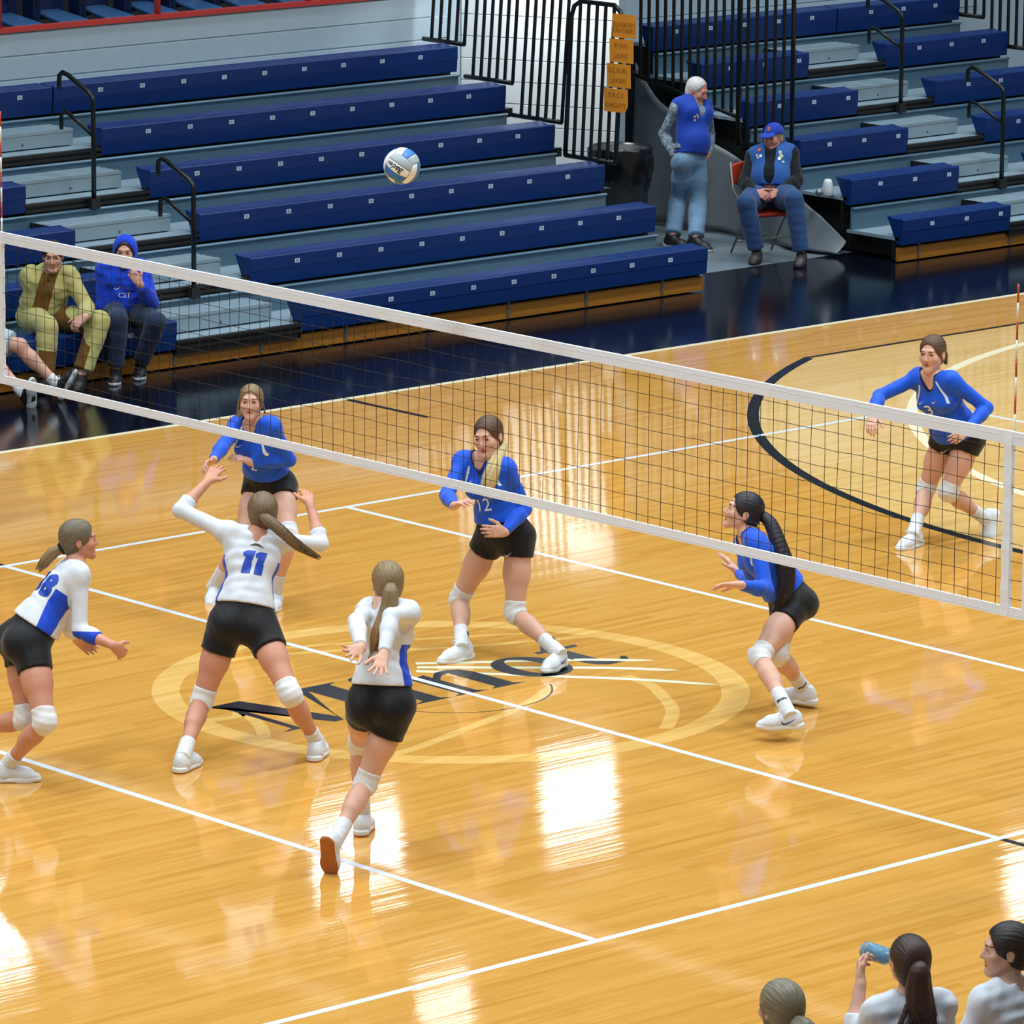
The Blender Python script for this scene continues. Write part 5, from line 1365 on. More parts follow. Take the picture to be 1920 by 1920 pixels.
def side_panel(s, w0=.05, w1=.085, top=.30, sleeve=None):
    """royal side panels of the white jerseys (and under the sleeve)"""
    c = s.sc; j = s.J
    def f(P):
        q = P - j['pelvis']; z = q @ s.u / c; t = np.clip(z / .45, 0, 1); fm = unit(s.fp + s.fc); y = q @ fm / c
        da = np.min([np.minimum(seg_dist(P, lerp(j['sh' + k], j['el' + k], .25), j['el' + k]), seg_dist(P, j['el' + k], j['wr' + k])) for k in 'RL'], axis=0)
        w = w0 + (w1 - w0) * t
        return np.maximum(np.maximum(np.abs(y) - w * .62, .066 * c - da), z - top)
    def g(P):
        if sleeve is None: return np.ones(len(P))
        k, nrm, lo = sleeve
        el, wr, sh = j['el' + k], j['wr' + k], j['sh' + k]
        d2 = seg_dist(P, el, wr); t = (P - el) @ unit(wr - el); side = (P - el) @ unit(nrm)
        d1 = seg_dist(P, sh, el)
        return np.maximum(np.maximum(.004 - side, np.minimum(d1, d2) - .075), lo - t)
    return {'panel': f, 'panel2': g}
def print_text(s, txt, size, target, origin, ux, uy, m, name='jersey_number', sx=1., parent=None, shear=0., bold=.0, off=.0035):
    v, f = text_mesh(txt, size, shear, bold); v = v.copy(); v[:, 0] *= sx
    return s.decal(name, target, v, f, origin, ux, uy, m, off, parent)
def one_digits(s, c, hgt, xs):
    """heavy slanted block numerals for the number one"""
    pg = [(-.24, -.5), (.12, -.5), (.17, -.06), (.13, -.02), (.27, .5), (-.05, .5), (-.25, .38), (-.22, .22), (-.12, .24), (-.17, -.02), (-.19, -.06)]
    v, f = [], []
    for x0 in xs:
        b = len(v); v += [((x + x0) * hgt, y * hgt) for x, y in pg]
        f += [tuple(b + i for i in q) for q in ((0, 1, 2, 10), (10, 2, 3, 9), (9, 3, 4, 8), (8, 4, 5), (8, 5, 6, 7))]
    return s.decal('jersey_number', s.jm, v, f, c, s.rc, s.u, M_PRINTB, parent=s.jersey_obj)
def athlete_legs(s, pads=(True, True), socks=(True, True), sole=None, hi_sock=1.66, shoes='RL'):
    for i, f in enumerate('RL'):
        if pads[i]: s.kneepad(f, M_PAD)
        if f in shoes:
            if socks[i]: s.sock(f, M_SOCK, hi_sock)
            s.shoe(f, M_SHOE, sole or M_SOLEW, M_LACE, high=.012)

def strandline(base, d, *offs): return [V3(base) + V3(o) for o in offs]

# ---------------------------------------------------------------- blue team
def blue12():
    J = JOINTS['P12']; s = Fig('p', J, 1.03, headfwd=yawv(203) * .96 + UP * -.12, headup=UP + CAMR * -.12)
    tag(s.root, 'player in blue jersey number 12 crouching at the net with a blonde side ponytail', 'person', 'players on court')
    s.body(SK1, hands={'R': dict(palm=UP * -1 + AWAY * .3, curl=(.25, .4, .3), spread=.12), 'L': dict(palm=AWAY + CAMR * -.3, curl=(.35, .5, .4), spread=.10)}, mouth=.7)
    s.face_parts('#4b4a40', '#5a4028', s.bodymesh)
    s.jersey(M_JBLUE, (1.96, 1.96), attrs=raglan(s))
    s.shorts(M_SHORT, hem=(.26, .26)); athlete_legs(s)
    tie = s.H(-.052, -.080, -.075)
    s.hair_cap(HAIR_MED, tie, .010, low=-.06)
    k = lambda a, b, z: s.J['neck'] + (s.rc * a + s.fc * b + s.u * z) * s.sc
    s.ponytail(HAIR_BLONDE, [tie, k(-.105, -.01, .012), k(-.095, .08, -.045), k(-.062, .125, -.12), k(-.04, .13, -.205)], [.020, .030, .040, .042, .020], 13, seed=3, wisps=9, spread=1.8)
    c = lerp(s.J['pelvis'], s.J['neck'], .50) + s.fc * .1
    print_text(s, '12', .115, s.jm, c + s.rc * .015, -s.rc, s.u, M_PRINTW, parent=s.jersey_obj)
    v, f = swoosh(.045); s.decal('chest_mark', s.jm, v, f, lerp(s.J['pelvis'], s.J['neck'], .80) + s.rc * .075 + s.fc * .1, -s.rc, s.u, M_PRINTW, parent=s.jersey_obj, reach=.07)
    v, f = swoosh(.05); s.decal('shorts_mark', s.sm, v, f, s.P(-.055, .12, -.075), -s.rp, s.u, M_PRINTW)
    s.sock_mark('R', CAMR + TOCAM * .5, M_PRINTK); s.sock_mark('L', CAMR + TOCAM * .6, M_PRINTK); s.shoe_mark('L', -1 if s.shoem['L'][5] @ (CAMR + TOCAM) < 0 else 1, M_PRINTB)
    return s
P12 = blue12()

def blue2():
    s = Fig('p', JOINTS['P2'], 1.0, headfwd=yawv(224) + UP * .10, hs=.96)
    tag(s.root, 'player in blue jersey number 2 facing the camera behind the net, elbows bent', 'person', 'players on court')
    s.body(SK1, hands={'R': dict(palm=UP * -.6 + CAMR, curl=(.3, .5, .4), spread=.14), 'L': dict(palm=UP * -1 + AWAY * .4, curl=(.3, .4, .3))}, mouth=1.)
    s.face_parts('#4b5560', '#6a4f38', s.bodymesh)
    s.jersey(M_JBLUE, (1.96, 1.96), attrs=raglan(s)); s.shorts(M_SHORT, hem=(.27, .27)); athlete_legs(s)
    tie = s.H(0, -.10, -.01)
    s.hair_cap(HAIR_DKBLONDE, tie, .009, low=-.06)
    s.ponytail(HAIR_DKBLONDE, [tie, s.H(.05, -.12, -.05), s.H(.085, -.08, -.11), s.H(.10, -.05, -.17)], [.02, .026, .022, .006], 6, seed=4, wisps=3)
    s.ponytail(HAIR_DKBLONDE, [s.H(.072, .03, .03), s.H(.082, .02, -.03), s.H(.092, .0, -.09)], [.005, .004, .0015], 3, seed=9, wisps=2, name='loose_lock')
    s.ponytail(HAIR_DKBLONDE, [s.H(-.072, .03, .04), s.H(-.086, .01, -.02), s.H(-.094, -.01, -.07)], [.005, .004, .0015], 3, seed=8, wisps=2, name='loose_lock')
    c = lerp(s.J['pelvis'], s.J['neck'], .50) + s.fc * .1
    print_text(s, '2', .11, s.jm, c, -s.rc, s.u, M_PRINTW, parent=s.jersey_obj)
    v, f = swoosh(.045); s.decal('chest_mark', s.jm, v, f, lerp(s.J['pelvis'], s.J['neck'], .79) + s.rc * .07 + s.fc * .09, -s.rc, s.u, M_PRINTW, parent=s.jersey_obj, reach=.07)
    v, f = swoosh(.06); s.decal('shorts_mark', s.sm, v, f, s.P(-.10, .12, -.06), -s.rp, s.u, M_PRINTW)
blue2()
def blue_dark():
    s = Fig('p', JOINTS['PD'], 1.0, headfwd=yawv(142) + UP * .28)
    tag(s.root, 'player in blue jersey with very long black ponytail crouching in profile, looking up', 'person', 'players on court')
    s.body(SK1, hands={'L': dict(palm=UP * -.8 + yawv(142) * .3 + TOCAM * .3, curl=(.12, .3, .25), spread=.35), 'R': dict(palm=yawv(142) + AWAY * .3, curl=(.1, .2, .2), spread=.30)}, mouth=.5)
    s.face_parts('#3c3430', '#2a1c16', s.bodymesh)
    s.jersey(M_JBLUE, (1.9, 1.9), .09, attrs=raglan(s)); s.shorts(M_SHORT, hem=(.30, .33)); athlete_legs(s, hi_sock=1.62)
    T = s.H(0, -.105, .01)
    s.hair_cap(HAIR_BLACK, T, .011, low=-.05)
    s.band_ring(mat('rose_hair_tie', '#8a4a52', .7), T + (s.hf * -.008), -s.hf, .024, .007)
    r = CAMR; t = TOCAM
    s.ponytail(HAIR_BLACK, [T, T + r * .055 - UP * .05 + t * .04, T + r * .10 - UP * .17 + t * .10, T + r * .145 - UP * .32 + t * .16, T + r * .14 - UP * .47 + t * .19, T + r * .10 - UP * .60 + t * .20], [.026, .036, .044, .050, .044, .014], 11, seed=5, wisps=6)
    v, f = swoosh(.045); s.decal('chest_mark', s.jm, v, f, lerp(s.J['pelvis'], s.J['neck'], .70) - s.rc * .06 + s.fc * .10, -s.rc, s.u, M_PRINTW, parent=s.jersey_obj, reach=.08)
    for f in 'RL':
        P, F, o = s.sockm[f]; up = -unit(s.J['ank' + f] - s.J['knee' + f]); n = perp(TOCAM, up)
        print_text(s, 'Music', .026, (P, F), lerp(s.J['knee' + f], s.J['ank' + f], .84) + n * .05, np.cross(up, n), up, M_PRINTK, 'sock_mark', parent=o, bold=.001, off=.0025)
    s.shoe_mark('L', -1 if s.shoem['L'][5] @ TOCAM < 0 else 1, M_PRINTB)
blue_dark()
def blue3():
    s = Fig('p', JOINTS['P3'], 1.03, headfwd=yawv(200) + UP * -.02)
    tag(s.root, 'player in blue jersey number 3 striding beyond the net, hair tied back', 'person', 'players on court')
    s.body(SK1, hands={'R': dict(palm=AWAY * .8 + CAMR * .3, curl=(.3, .45, .35), spread=.12), 'L': dict(palm=AWAY - CAMR * .2, curl=(.35, .5, .4), spread=.12)}, mouth=.6)
    s.face_parts('#35291f', '#3a2718', s.bodymesh)
    s.jersey(M_JBLUE, (1.9, 1.94), .035, attrs=raglan(s)); s.shorts(M_SHORT, hem=(.22, .24)); athlete_legs(s)
    tie = s.H(0, -.105, .0)
    s.hair_cap(HAIR_MED, tie, .011, low=-.06)
    s.ponytail(HAIR_MED, [tie, s.H(-.02, -.14, -.03), s.H(-.045, -.13, -.09)], [.024, .030, .010], 6, seed=6, wisps=2)
    c = lerp(s.J['pelvis'], s.J['neck'], .64) + s.fc * .1
    print_text(s, '3', .12, s.jm, c + s.rc * .035, -s.rc, s.u, M_PRINTW, parent=s.jersey_obj)
    for q in (.075, -.03):
        v, f = swoosh(.04); s.decal('chest_mark', s.jm, v, f, lerp(s.J['pelvis'], s.J['neck'], .76) + s.rc * q + s.fc * .09, -s.rc, s.u, M_PRINTW, parent=s.jersey_obj, reach=.07)
    v, f = swoosh(.06); s.decal('shorts_mark', s.sm, v, f, s.P(.06, .12, -.02), -s.rp, s.u, M_PRINTW)
blue3()
# ---------------------------------------------------------------- white team
def white18():
    s = Fig('p', JOINTS['P18'], 1.0, headfwd=yawv(328) + UP * .02, wt=1.08, hs=.96)
    tag(s.root, 'player in white jersey number 18 stepping right at the left frame edge, black scrunchie', 'person', 'players on court')
    s.body(SK2, hands={'R': dict(palm=AWAY + UP * -.3, curl=(.5, .6, .4)), 'L': dict(palm=TOCAM, curl=(.5, .6, .4))}, mouth=.3)
    s.face_parts('#4b4a40', '#5a4630', s.bodymesh)
    s.jersey(M_JWHITE, (1.55, 1.55), .10, attrs=side_panel(s, .07, .12, .34, ('R', UP * -1 + TOCAM * .2, -.02)), vneck=.03)
    s.shorts(M_SHORT, hem=(.34, .34)); athlete_legs(s, sole=M_SOLEW, hi_sock=1.78)
    T = s.H(0, -.088, -.045)
    s.hair_cap(HAIR_ASH, T, .013, low=-.075)
    s.band_ring(mat('black_scrunchie', '#101014', .9, bump=.5, bscale=90), T - s.hf * .012, -s.hf - s.hu * .6, .022, .017, 'scrunchie')
    b = -s.fc
    s.ponytail(HAIR_DKBLONDE, [T - s.hf * .02, T - CAMR * .06 - UP * .035 + b * .01, T - CAMR * .105 - UP * .085 + b * .01, T - CAMR * .145 - UP * .135 + b * .01], [.02, .03, .028, .012], 7, seed=7, wisps=3)
    c = lerp(s.J['pelvis'], s.J['neck'], .66) - s.fc * .12
    c = c + s.rc * .03; one_digits(s, c - s.rc * .05, .135, (0,)); print_text(s, '8', .185, s.jm, c + s.rc * .045, s.rc, s.u, M_PRINTB, parent=s.jersey_obj, bold=.010, shear=.12)
white18()
def white11():
    s = Fig('p', JOINTS['P11'], 1.03, headfwd=yawv(52) + UP * .30)
    tag(s.root, 'player in white jersey number 11 with both arms raised, back to the camera', 'person', 'players on court')
    s.body(SK2, hands={'L': dict(palm=AWAY + CAMR * .4 + UP * .3, curl=(.25, .35, .3), spread=.16), 'R': dict(palm=AWAY - CAMR * .4 + UP * .2, curl=(.25, .4, .3), spread=.16)})
    s.face_parts('#4b4a40', '#5a4630', s.bodymesh)
    s.jersey(M_JWHITE, (1.32, 1.32), .095, attrs=side_panel(s, .05, .07, .36), vneck=.0, neckr=.066, vback=.045)
    s.shorts(M_SHORT, hem=(.36, .36), e=.018); athlete_legs(s, sole=M_GUM, hi_sock=1.76)
    T = s.H(.0, -.108, .025)
    s.hair_cap(HAIR_BROWN, T, .012, low=-.065)
    s.band_ring(mat('brown_hair_tie', '#3a2a1c', .7), T - s.hf * .01, -s.hf, .021, .006)
    r, t = CAMR, TOCAM
    s.ponytail(HAIR_BROWN, [T, T + t * .05 + r * .02 - UP * .005, T + t * .08 + r * .10 - UP * .07, T + t * .07 + r * .20 - UP * .16, T + t * .05 + r * .33 - UP * .235], [.02, .027, .030, .026, .007], 9, seed=11, wisps=7, spread=1.6)
    c = lerp(s.J['pelvis'], s.J['neck'], .66) - s.fc * .12
    one_digits(s, c, .135, (-.26, .26))
    v = [(-.04, -.006), (-.01, .010), (.01, .010), (.05, -.010), (.01, -.002), (-.01, -.002)]
    s.decal('nape_emblem', s.jm, v, [(0, 1, 5), (1, 2, 4, 5), (2, 3, 4)], lerp(s.J['pelvis'], s.J['neck'], .86) - s.fc * .12, s.rc, s.u, M_PRINTK, parent=s.jersey_obj)
white11()
def white_back():
    s = Fig('p', JOINTS['PW'], 1.0, headfwd=yawv(58) + UP * .05)
    tag(s.root, 'player in white jersey running away, arms swung back, long dark blonde ponytail', 'person', 'players on court')
    s.body(SK1, hands={'R': dict(palm=TOCAM + UP * .1, curl=(.05, .15, .15), spread=.42, thumb=.2), 'L': dict(palm=TOCAM + UP * .3, curl=(.1, .2, .2), spread=.40, thumb=.2)})
    s.face_parts('#4b4a40', '#5a4630', s.bodymesh)
    s.jersey(M_JWHITE, (1.93, 1.9), .10, attrs=side_panel(s, .06, .08, .32), vneck=.0, neckr=.07)
    so = s.shorts(M_SHORT, hem=(.36, .33), e=.018); athlete_legs(s, sole=M_GUM, hi_sock=1.66)
    s.decal('waist_tag', s.sm, [(-.012, -.015), (.012, -.015), (.012, .01), (-.012, .01)], [(0, 1, 2, 3)], s.P(-.01, -.12, .125), s.rp, s.u, M_PRINTW, parent=so)
    T = s.H(0, -.106, .02)
    s.hair_cap(HAIR_DKBLONDE, T, .012, low=-.075)
    s.band_ring(mat('brown_hair_tie', '#3a2a1c', .7), T - s.hf * .008, -s.hf, .021, .005)
    r, t = CAMR, TOCAM
    s.ponytail(HAIR_DKBLONDE, [T, T + t * .04 - UP * .04, T + t * .055 - r * .01 - UP * .14, T + t * .08 - r * .05 - UP * .26, T + t * .10 - r * .075 - UP * .36, T + t * .10 - r * .115 - UP * .44], [.02, .036, .044, .046, .036, .008], 11, seed=13, wisps=8, spread=1.5)
    s.ponytail(HAIR_DKBLONDE, [T + t * .03 - UP * .10 + r * .02, T + t * .05 + r * .035 - UP * .24, T + t * .05 + r * .04 - UP * .36, T + t * .04 + r * .03 - UP * .44], [.012, .016, .014, .004], 4, seed=14, wisps=3, name='loose_lock')
white_back()
# ---------------------------------------------------------------- spectators and bench
M_JEANL = cloth_mat('light_blue_denim', lin('#7393b0'), None, .85, .5, 10); M_JEAND = cloth_mat('dark_denim', lin('#24344f'), None, .85, .5, 10); M_JEANM = cloth_mat('mid_denim', lin('#2c4a78'), None, .85, .5, 10)
M_DKSHOE = mat('dark_shoe_leather', '#1b1a1c', .5, var=.15); M_BRSHOE = mat('brown_shoe_leather', '#3b3230', .5, var=.15); M_BLKSOLE = mat('black_sole_rubber', '#101012', .6)
M_OFFSOLE = mat('pale_sole_rubber', '#c9ccce', .5)
def spectator_tan():
    s = Fig('p', JOINTS['ST'], 1.0, female=False, headfwd=yawv(230) + UP * -.10, wt=.95)
    tag(s.root, 'spectator in tan and brown onesie on the front bench, hands clasped', 'person', 'spectators on the front bench')
    s.body(SKM, .009, {'R': dict(palm=TOCAM * -.6 + CAMR * .2 - UP * .3, curl=(.7, .8, .5)), 'L': dict(palm=UP * -.7 - CAMR * .5, curl=(.7, .8, .5))}, mouth=.0, jaw=1.15, nose=1.2)
    s.face_parts('#2c241c', '#241a14', s.bodymesh)
    mt = cloth_mat('tan_onesie_fleece', lin('#b3ab6c'), lin('#6b4a17'), .95, .6, 12)
    def front(P):
        q = P - s.J['neck']; x = q @ s.rc; y = q @ s.fc
        da = np.min([np.minimum(seg_dist(P, s.J['sh' + k], s.J['el' + k]), seg_dist(P, s.J['el' + k], s.J['wr' + k])) for k in 'RL'], axis=0)
        return np.maximum(np.maximum(np.abs(x) - .062, .02 - y), .075 - da)
    s.jersey(mt, (1.92, 1.92), .02, e=.024, vneck=.015, attrs={'panel': front}, name='onesie_top', h=.0095, wrinkle=.006, flare=.02)
    def knee(P):
        d = np.full(len(P), 1.)
        for f in 'RL':
            q = P - s.J['knee' + f]; side = q @ unit(s.rp) * (1 if f == 'R' else -1)
            d = np.minimum(d, np.maximum(seg_dist(P, lerp(s.J['hip' + f], s.J['knee' + f], .3), lerp(s.J['knee' + f], s.J['ank' + f], .7)) - .12, side + .0))
        return d
    s.trousers(mt, .022, (1.88, 1.88), name='onesie_legs', attrs={'panel': knee}, loose=.02)
    S = Sculpt(s.J['neck'] - .2, s.J['neck'] + .25, .008)
    nk = s.J['neck'] + s.u * .01
    for a in np.linspace(-2.4, 2.4, 15): pass
    ring_ = [nk + (s.rc * math.sin(a) * .095 - s.fc * math.cos(a) * .085) + s.u * (.035 * math.cos(a)) for a in np.linspace(-2.3, 2.3, 18)]
    for a, b in zip(ring_[:-1], ring_[1:]): S.cone(a, b, .030, .030, .015)
    sculpt_obj('hood', S, cloth_mat('green_tan_hood', lin('#b9c27a'), None, .95, .5), s.root, s.base)
    hm = hair_mat('hair_dark_short', lin('#15100c'), lin('#3a2c20'))
    s.hair_cap(hm, s.H(0, -.1, .06), .012, low=-.05, cutback=-.006)
    for f in 'RL': s.shoe(f, M_DKSHOE, M_BLKSOLE, None, .008, 1.05)
spectator_tan()
def spectator_blue():
    s = Fig('p', JOINTS['SB'], 1.0, female=False, headfwd=yawv(226) + UP * -.05, wt=.92)
    tag(s.root, 'spectator in bright blue hoodie with hood up, chin resting on a hand', 'person', 'spectators on the front bench')
    s.body(SKM, .009, {'R': dict(palm=UP * -1 + TOCAM * .2, curl=(.35, .5, .4), spread=.2), 'L': dict(palm=AWAY + UP * .2, curl=(.8, .9, .6))}, mouth=.0, jaw=1.1, nose=1.15)
    s.face_parts('#2c241c', '#241a14', s.bodymesh)
    mt = cloth_mat('blue_hoodie_fleece', lin('#1743cf'), None, .9, .6, 12)
    s.jersey(mt, (1.93, 1.90), .03, e=.026, vneck=.0, name='hoodie', h=.0095, wrinkle=.006, flare=.02, neckr=.06)
    c = s.sc; H = s.H; F = s.HF(); S = Sculpt(H(0, 0, 0) - .22, H(0, 0, 0) + .22, .007)
    S.ell(H(0, -.02, .03), V3((.098, .112, .112)), F, .02); S.ell(H(0, -.02, -.06), V3((.092, .09, .10)), F, .05)
    S.ell(H(0, .10, -.005), V3((.068, .10, .108)), F, .02, 's'); S.ell(H(0, .03, -.01), V3((.074, .09, .09)), F, .01, 's')
    S.cut(H(0, 0, -.135), -s.hu)
    sculpt_obj('hood', S, mt, s.root, s.base)
    s.hair_cap(hair_mat('hair_dark_short', lin('#15100c'), lin('#3a2c20')), s.H(0, -.1, .06), .010, low=-.02, cutback=-.004)
    s.trousers(M_JEAND, .016, (1.9, 1.9), loose=.004)
    v, f = swoosh(.06); s.decal('chest_mark', s.jm, v, f, lerp(s.J['pelvis'], s.J['neck'], .62) + s.rc * .03 + s.fc * .12, -s.rc, s.u, M_PRINTW, parent=s.jersey_obj, reach=.12)
    print_text(s, 'CST', .055, s.jm, lerp(s.J['pelvis'], s.J['neck'], .47) + s.rc * -.02 + s.fc * .12, -s.rc, s.u, M_PRINTW, 'chest_lettering', parent=s.jersey_obj)
    for f in 'RL': s.shoe(f, M_DKSHOE, M_OFFSOLE, None, .007, 1.05)
spectator_blue()
def spectator_edge():
    J = dict(pelvis=(3.36, 9.66, .50), neck=(3.34, 9.66, 1.0), head=(3.33, 9.62, 1.17), shR=(3.18, 9.78, .97), shL=(3.50, 9.54, .97), hipR=(3.28, 9.72, .50), hipL=(3.43, 9.60, .50),
             kneeR=(3.42, 9.26, .36), kneeL=(3.68, 9.21, .42), ankR=(3.52, 8.94, .10), ankL=(3.87, 8.99, .13), elR=(3.05, 9.75, .70), elL=(3.70, 9.58, .72), wrR=(3.20, 9.56, .60), wrL=(3.60, 9.40, .57), fiR=(3.25, 9.47, .58), fiL=(3.62, 9.33, .52),
             ftdR=tuple(unit((-.15, -.22, .62))), ftdL=tuple(unit((.12, -.30, .55))))
    s = Fig('p', J, 1.0, female=False, headfwd=yawv(230), base=(3.36, 9.66, 0))
    tag(s.root, 'spectator at the left frame edge with bare outstretched legs and pale shorts', 'person', 'spectators on the front bench')
    s.body(SKM, .010, {'R': dict(palm=-UP, curl=(.5, .5, .4)), 'L': dict(palm=-UP, curl=(.5, .5, .4))}, mouth=0)
    s.face_parts('#2c241c', '#241a14', s.bodymesh)
    s.jersey(cloth_mat('dark_green_sweat', lin('#1c2b2c'), None, .9, .6, 12), (1.92, 1.92), .03, e=.022, vneck=0, name='sweatshirt', h=.0105, neckr=.06)
    s.shorts(cloth_mat('pale_grey_shorts', lin('#a9bdc8'), None, .8, .5), .14, (.86, .86), .022, flare=.018, h=.010)
    s.hair_cap(hair_mat('hair_dark_short', lin('#15100c'), lin('#3a2c20')), s.H(0, -.1, .06), .010, low=-.03)
    for f in 'RL':
        s.sock(f, M_SOCK, 1.80); o, B = s.shoe(f, M_DKSHOE, mat('white_black_sole', '#c3c9cc', .5), M_LACE, .007, 1.05)
        mb = MB()
        for x0, x1, w in ((-.045, .03, .022), (.05, .14, .028)):
            pts = [B(x0 + (x1 - x0) * (.5 + .5 * math.cos(a)), w * math.sin(a), -.003) - s.base for a in np.linspace(0, 6.28, 15)[:-1]]
            mb.poly(pts)
        mb.build('tread_pad', M_BLKSOLE, o)
spectator_edge()
def man_standing():
    s = Fig('p', JOINTS['M1'], 1.03, female=False, headfwd=yawv(284) + UP * -.34, wt=.93)
    tag(s.root, 'white-haired man in royal blue vest and pale jeans standing with hand in pocket', 'person', 'men in blue vests')
    s.body(SK3, .009, {'R': dict(palm=AWAY, curl=(.4, .4, .3)), 'L': dict(palm=-CAMR, curl=(.4, .4, .3))}, mouth=0, jaw=1.15, nose=1.25, belly=.006)
    s.face_parts('#4a4a4a', '#9a948e', s.bodymesh)
    def plaid():
        if 'plaid_shirt' in MATS: return MATS['plaid_shirt']
        t = NT('plaid_shirt'); p = t.pos((1, 1, 1)); n_ = t.noise(p, 38, 3, .7)
        t.set(Base_Color=t.ramp(n_, [(.35, lin('#5d6f80')), (.55, lin('#8494a1')), (.68, lin('#b4c0c8'))]), Roughness=.85); t.bump(t.noise(p, 12, 2), .5, .02); MATS['plaid_shirt'] = t.m; return t.m
    s.jersey(plaid(), (1.93, 1.93), .09, e=.012, vneck=.06, name='shirt', h=.0095, belly=.006)
    mv_ = cloth_mat('royal_vest_cloth', lin('#123da6'), None, .7, .4)
    def vest(s, m, open_w=.03, hem=.06, belly=.04):
        j = s.J; lo, hi = s.bounds(['pelvis', 'neck', 'shR', 'shL'], .2); S = Sculpt(lo, hi, .009)
        s.torso(S, .030, belly=belly); S.cut(s.P(0, 0, hem), -s.u)
        nk = j['neck']
        S.cone(nk - s.u * .03, nk + s.u * .25, .085, .1, .01, 's')
        a = nk + s.fc * .10 - s.u * .02; b = s.P(0, .22, .0)
        S.cone(nk + s.fc * .09, lerp(s.J['pelvis'], nk, .55) + s.fc * .2, .055, open_w, .01, 's'); S.cone(lerp(s.J['pelvis'], nk, .55) + s.fc * .2, s.P(0, .26, .0), open_w, open_w * 1.3, .01, 's')
        for f in 'RL': S.cone(j['sh' + f], lerp(j['sh' + f], j['el' + f], .6) + s.rc * (1 if f == 'R' else -1) * .02, .062, .07, .012, 's')
        o, P, F = sculpt_obj('vest', S, m, s.root, s.base); return o, (P, F)
    o, vm = vest(s, mv_, .022, .055, .006)
    mp = mat('pin_badge', '#d8dde2', .3, metal=.6)
    for dx, dz in ((.075, .60), (.095, .57), (.06, .57), (.085, .52)):
        c = lerp(s.J['pelvis'], s.J['neck'], dz + .1) + s.rc * dx + s.fc * .12
        s.decal('pin', vm, [(.012 * math.cos(a), .012 * math.sin(a)) for a in np.linspace(0, 6.28, 9)[:-1]], [tuple(range(8))], c, -s.rc, s.u, mp, .004, o)
    s.trousers(M_JEANL, .010, (1.93, 1.93), loose=.016, top=.085)
    c = s.P(0, 0, .085); MBb = MB()
    MBb.tube([c + s.rp * math.cos(a) * .158 + s.fp * math.sin(a) * .120 - s.base for a in np.linspace(0, 6.2832, 33)], .014, 6, caps=False); MBb.build('belt', M_DKSHOE, s.root)
    hw = hair_mat('hair_white_short', lin('#b9b4b0'), lin('#e9e6e4'))
    s.hair_cap(hw, s.H(0, -.1, .06), .006, low=-.04, cutback=.030)
    for f in 'RL': s.shoe(f, M_DKSHOE, M_OFFSOLE, None, .008, 1.08)
    return vest
VEST = man_standing()
def man_seated():
    s = Fig('p', JOINTS['M2'], 1.03, female=False, headfwd=yawv(196) + UP * -.04, wt=1.12)
    tag(s.root, 'seated man in blue cap and badge-covered blue vest over black, hands folded', 'person', 'men in blue vests')
    s.body(SK3, .009, {'R': dict(palm=-CAMR * -.3 + AWAY * .6 - UP * .4, curl=(.6, .7, .5)), 'L': dict(palm=AWAY * .6 - UP * .5, curl=(.5, .7, .5))}, mouth=0, jaw=1.15, nose=1.2, belly=.06)
    s.face_parts('#3a3a3a', '#8a8078', s.bodymesh)
    s.jersey(cloth_mat('black_sweater', lin('#0d1218'), None, .9, .5), (1.9, 1.9), .05, e=.018, vneck=.02, name='sweater', h=.0095, belly=.06)
    o, vm = VEST(s, cloth_mat('faded_blue_vest_cloth', lin('#25579e'), None, .75, .5), .045, .05, .06)
    mp = mat('pin_badge', '#d8dde2', .3, metal=.6); mo = mat('orange_badge', '#d8662a', .5); my = mat('pale_patch', '#b9c0a8', .7)
    for k, (dx, dz, r, m) in enumerate(((.10, .86, .016, mo), (.12, .74, .012, mp), (.085, .72, .014, mp), (.11, .69, .013, mp), (-.09, .80, .016, my), (-.10, .72, .02, my), (-.085, .66, .014, mp), (-.12, .60, .012, my))):
        c = lerp(s.J['pelvis'], s.J['neck'], dz) + s.rc * dx + s.fc * .12
        s.decal('badge', vm, [(r * math.cos(a), r * 1.1 * math.sin(a)) for a in np.linspace(0, 6.28, 9)[:-1]], [tuple(range(8))], c, -s.rc, s.u, m, .004, o)
    s.trousers(M_JEANM, .02, (1.93, 1.93), loose=.014, top=.08)
    hg = hair_mat('hair_grey_short', lin('#6d6a66'), lin('#a8a5a2')); s.hair_cap(hg, s.H(0, -.1, .0), .006, low=-.04)
    # cap: crown, bill, emblem
    H, F = s.H, s.HF(); mc = cloth_mat('blue_cap_cloth', lin('#1a3fae'), None, .8, .3); S = Sculpt(H(0, 0, 0) - .2, H(0, 0, 0) + .24, .006)
    S.ell(H(0, -.008, .045), V3((.089, .106, .092)), F, .02, caps=[(H(0, 0, .038), -unit(s.hu - s.hf * .12))])
    S.ell(H(0, .115, .040), V3((.072, .068, .010)), (s.hr, unit(s.hf - s.hu * .25), unit(s.hu + s.hf * .25)), .01)
    cap, P, Fc = sculpt_obj('cap', S, mc, s.root, s.base)
    print_text(s, 'B', .05, (P, Fc), H(0, .11, .088), -s.hr, s.hu, mat('orange_emblem', '#c8643c', .6), 'cap_emblem', parent=cap, bold=.002)
    for f in 'RL': s.shoe(f, M_BRSHOE, M_BLKSOLE, M_DKSHOE, .008, 1.08)
    p = s.J['pelvis']; f = s.fp
    folding_chair((p[0] - CAMR[0] * .05, p[1] - CAMR[1] * .05, 0), 252, 'folding chair with red vinyl back under the seated man in the cap', M_CHRED, p[2] - .115)
man_seated()
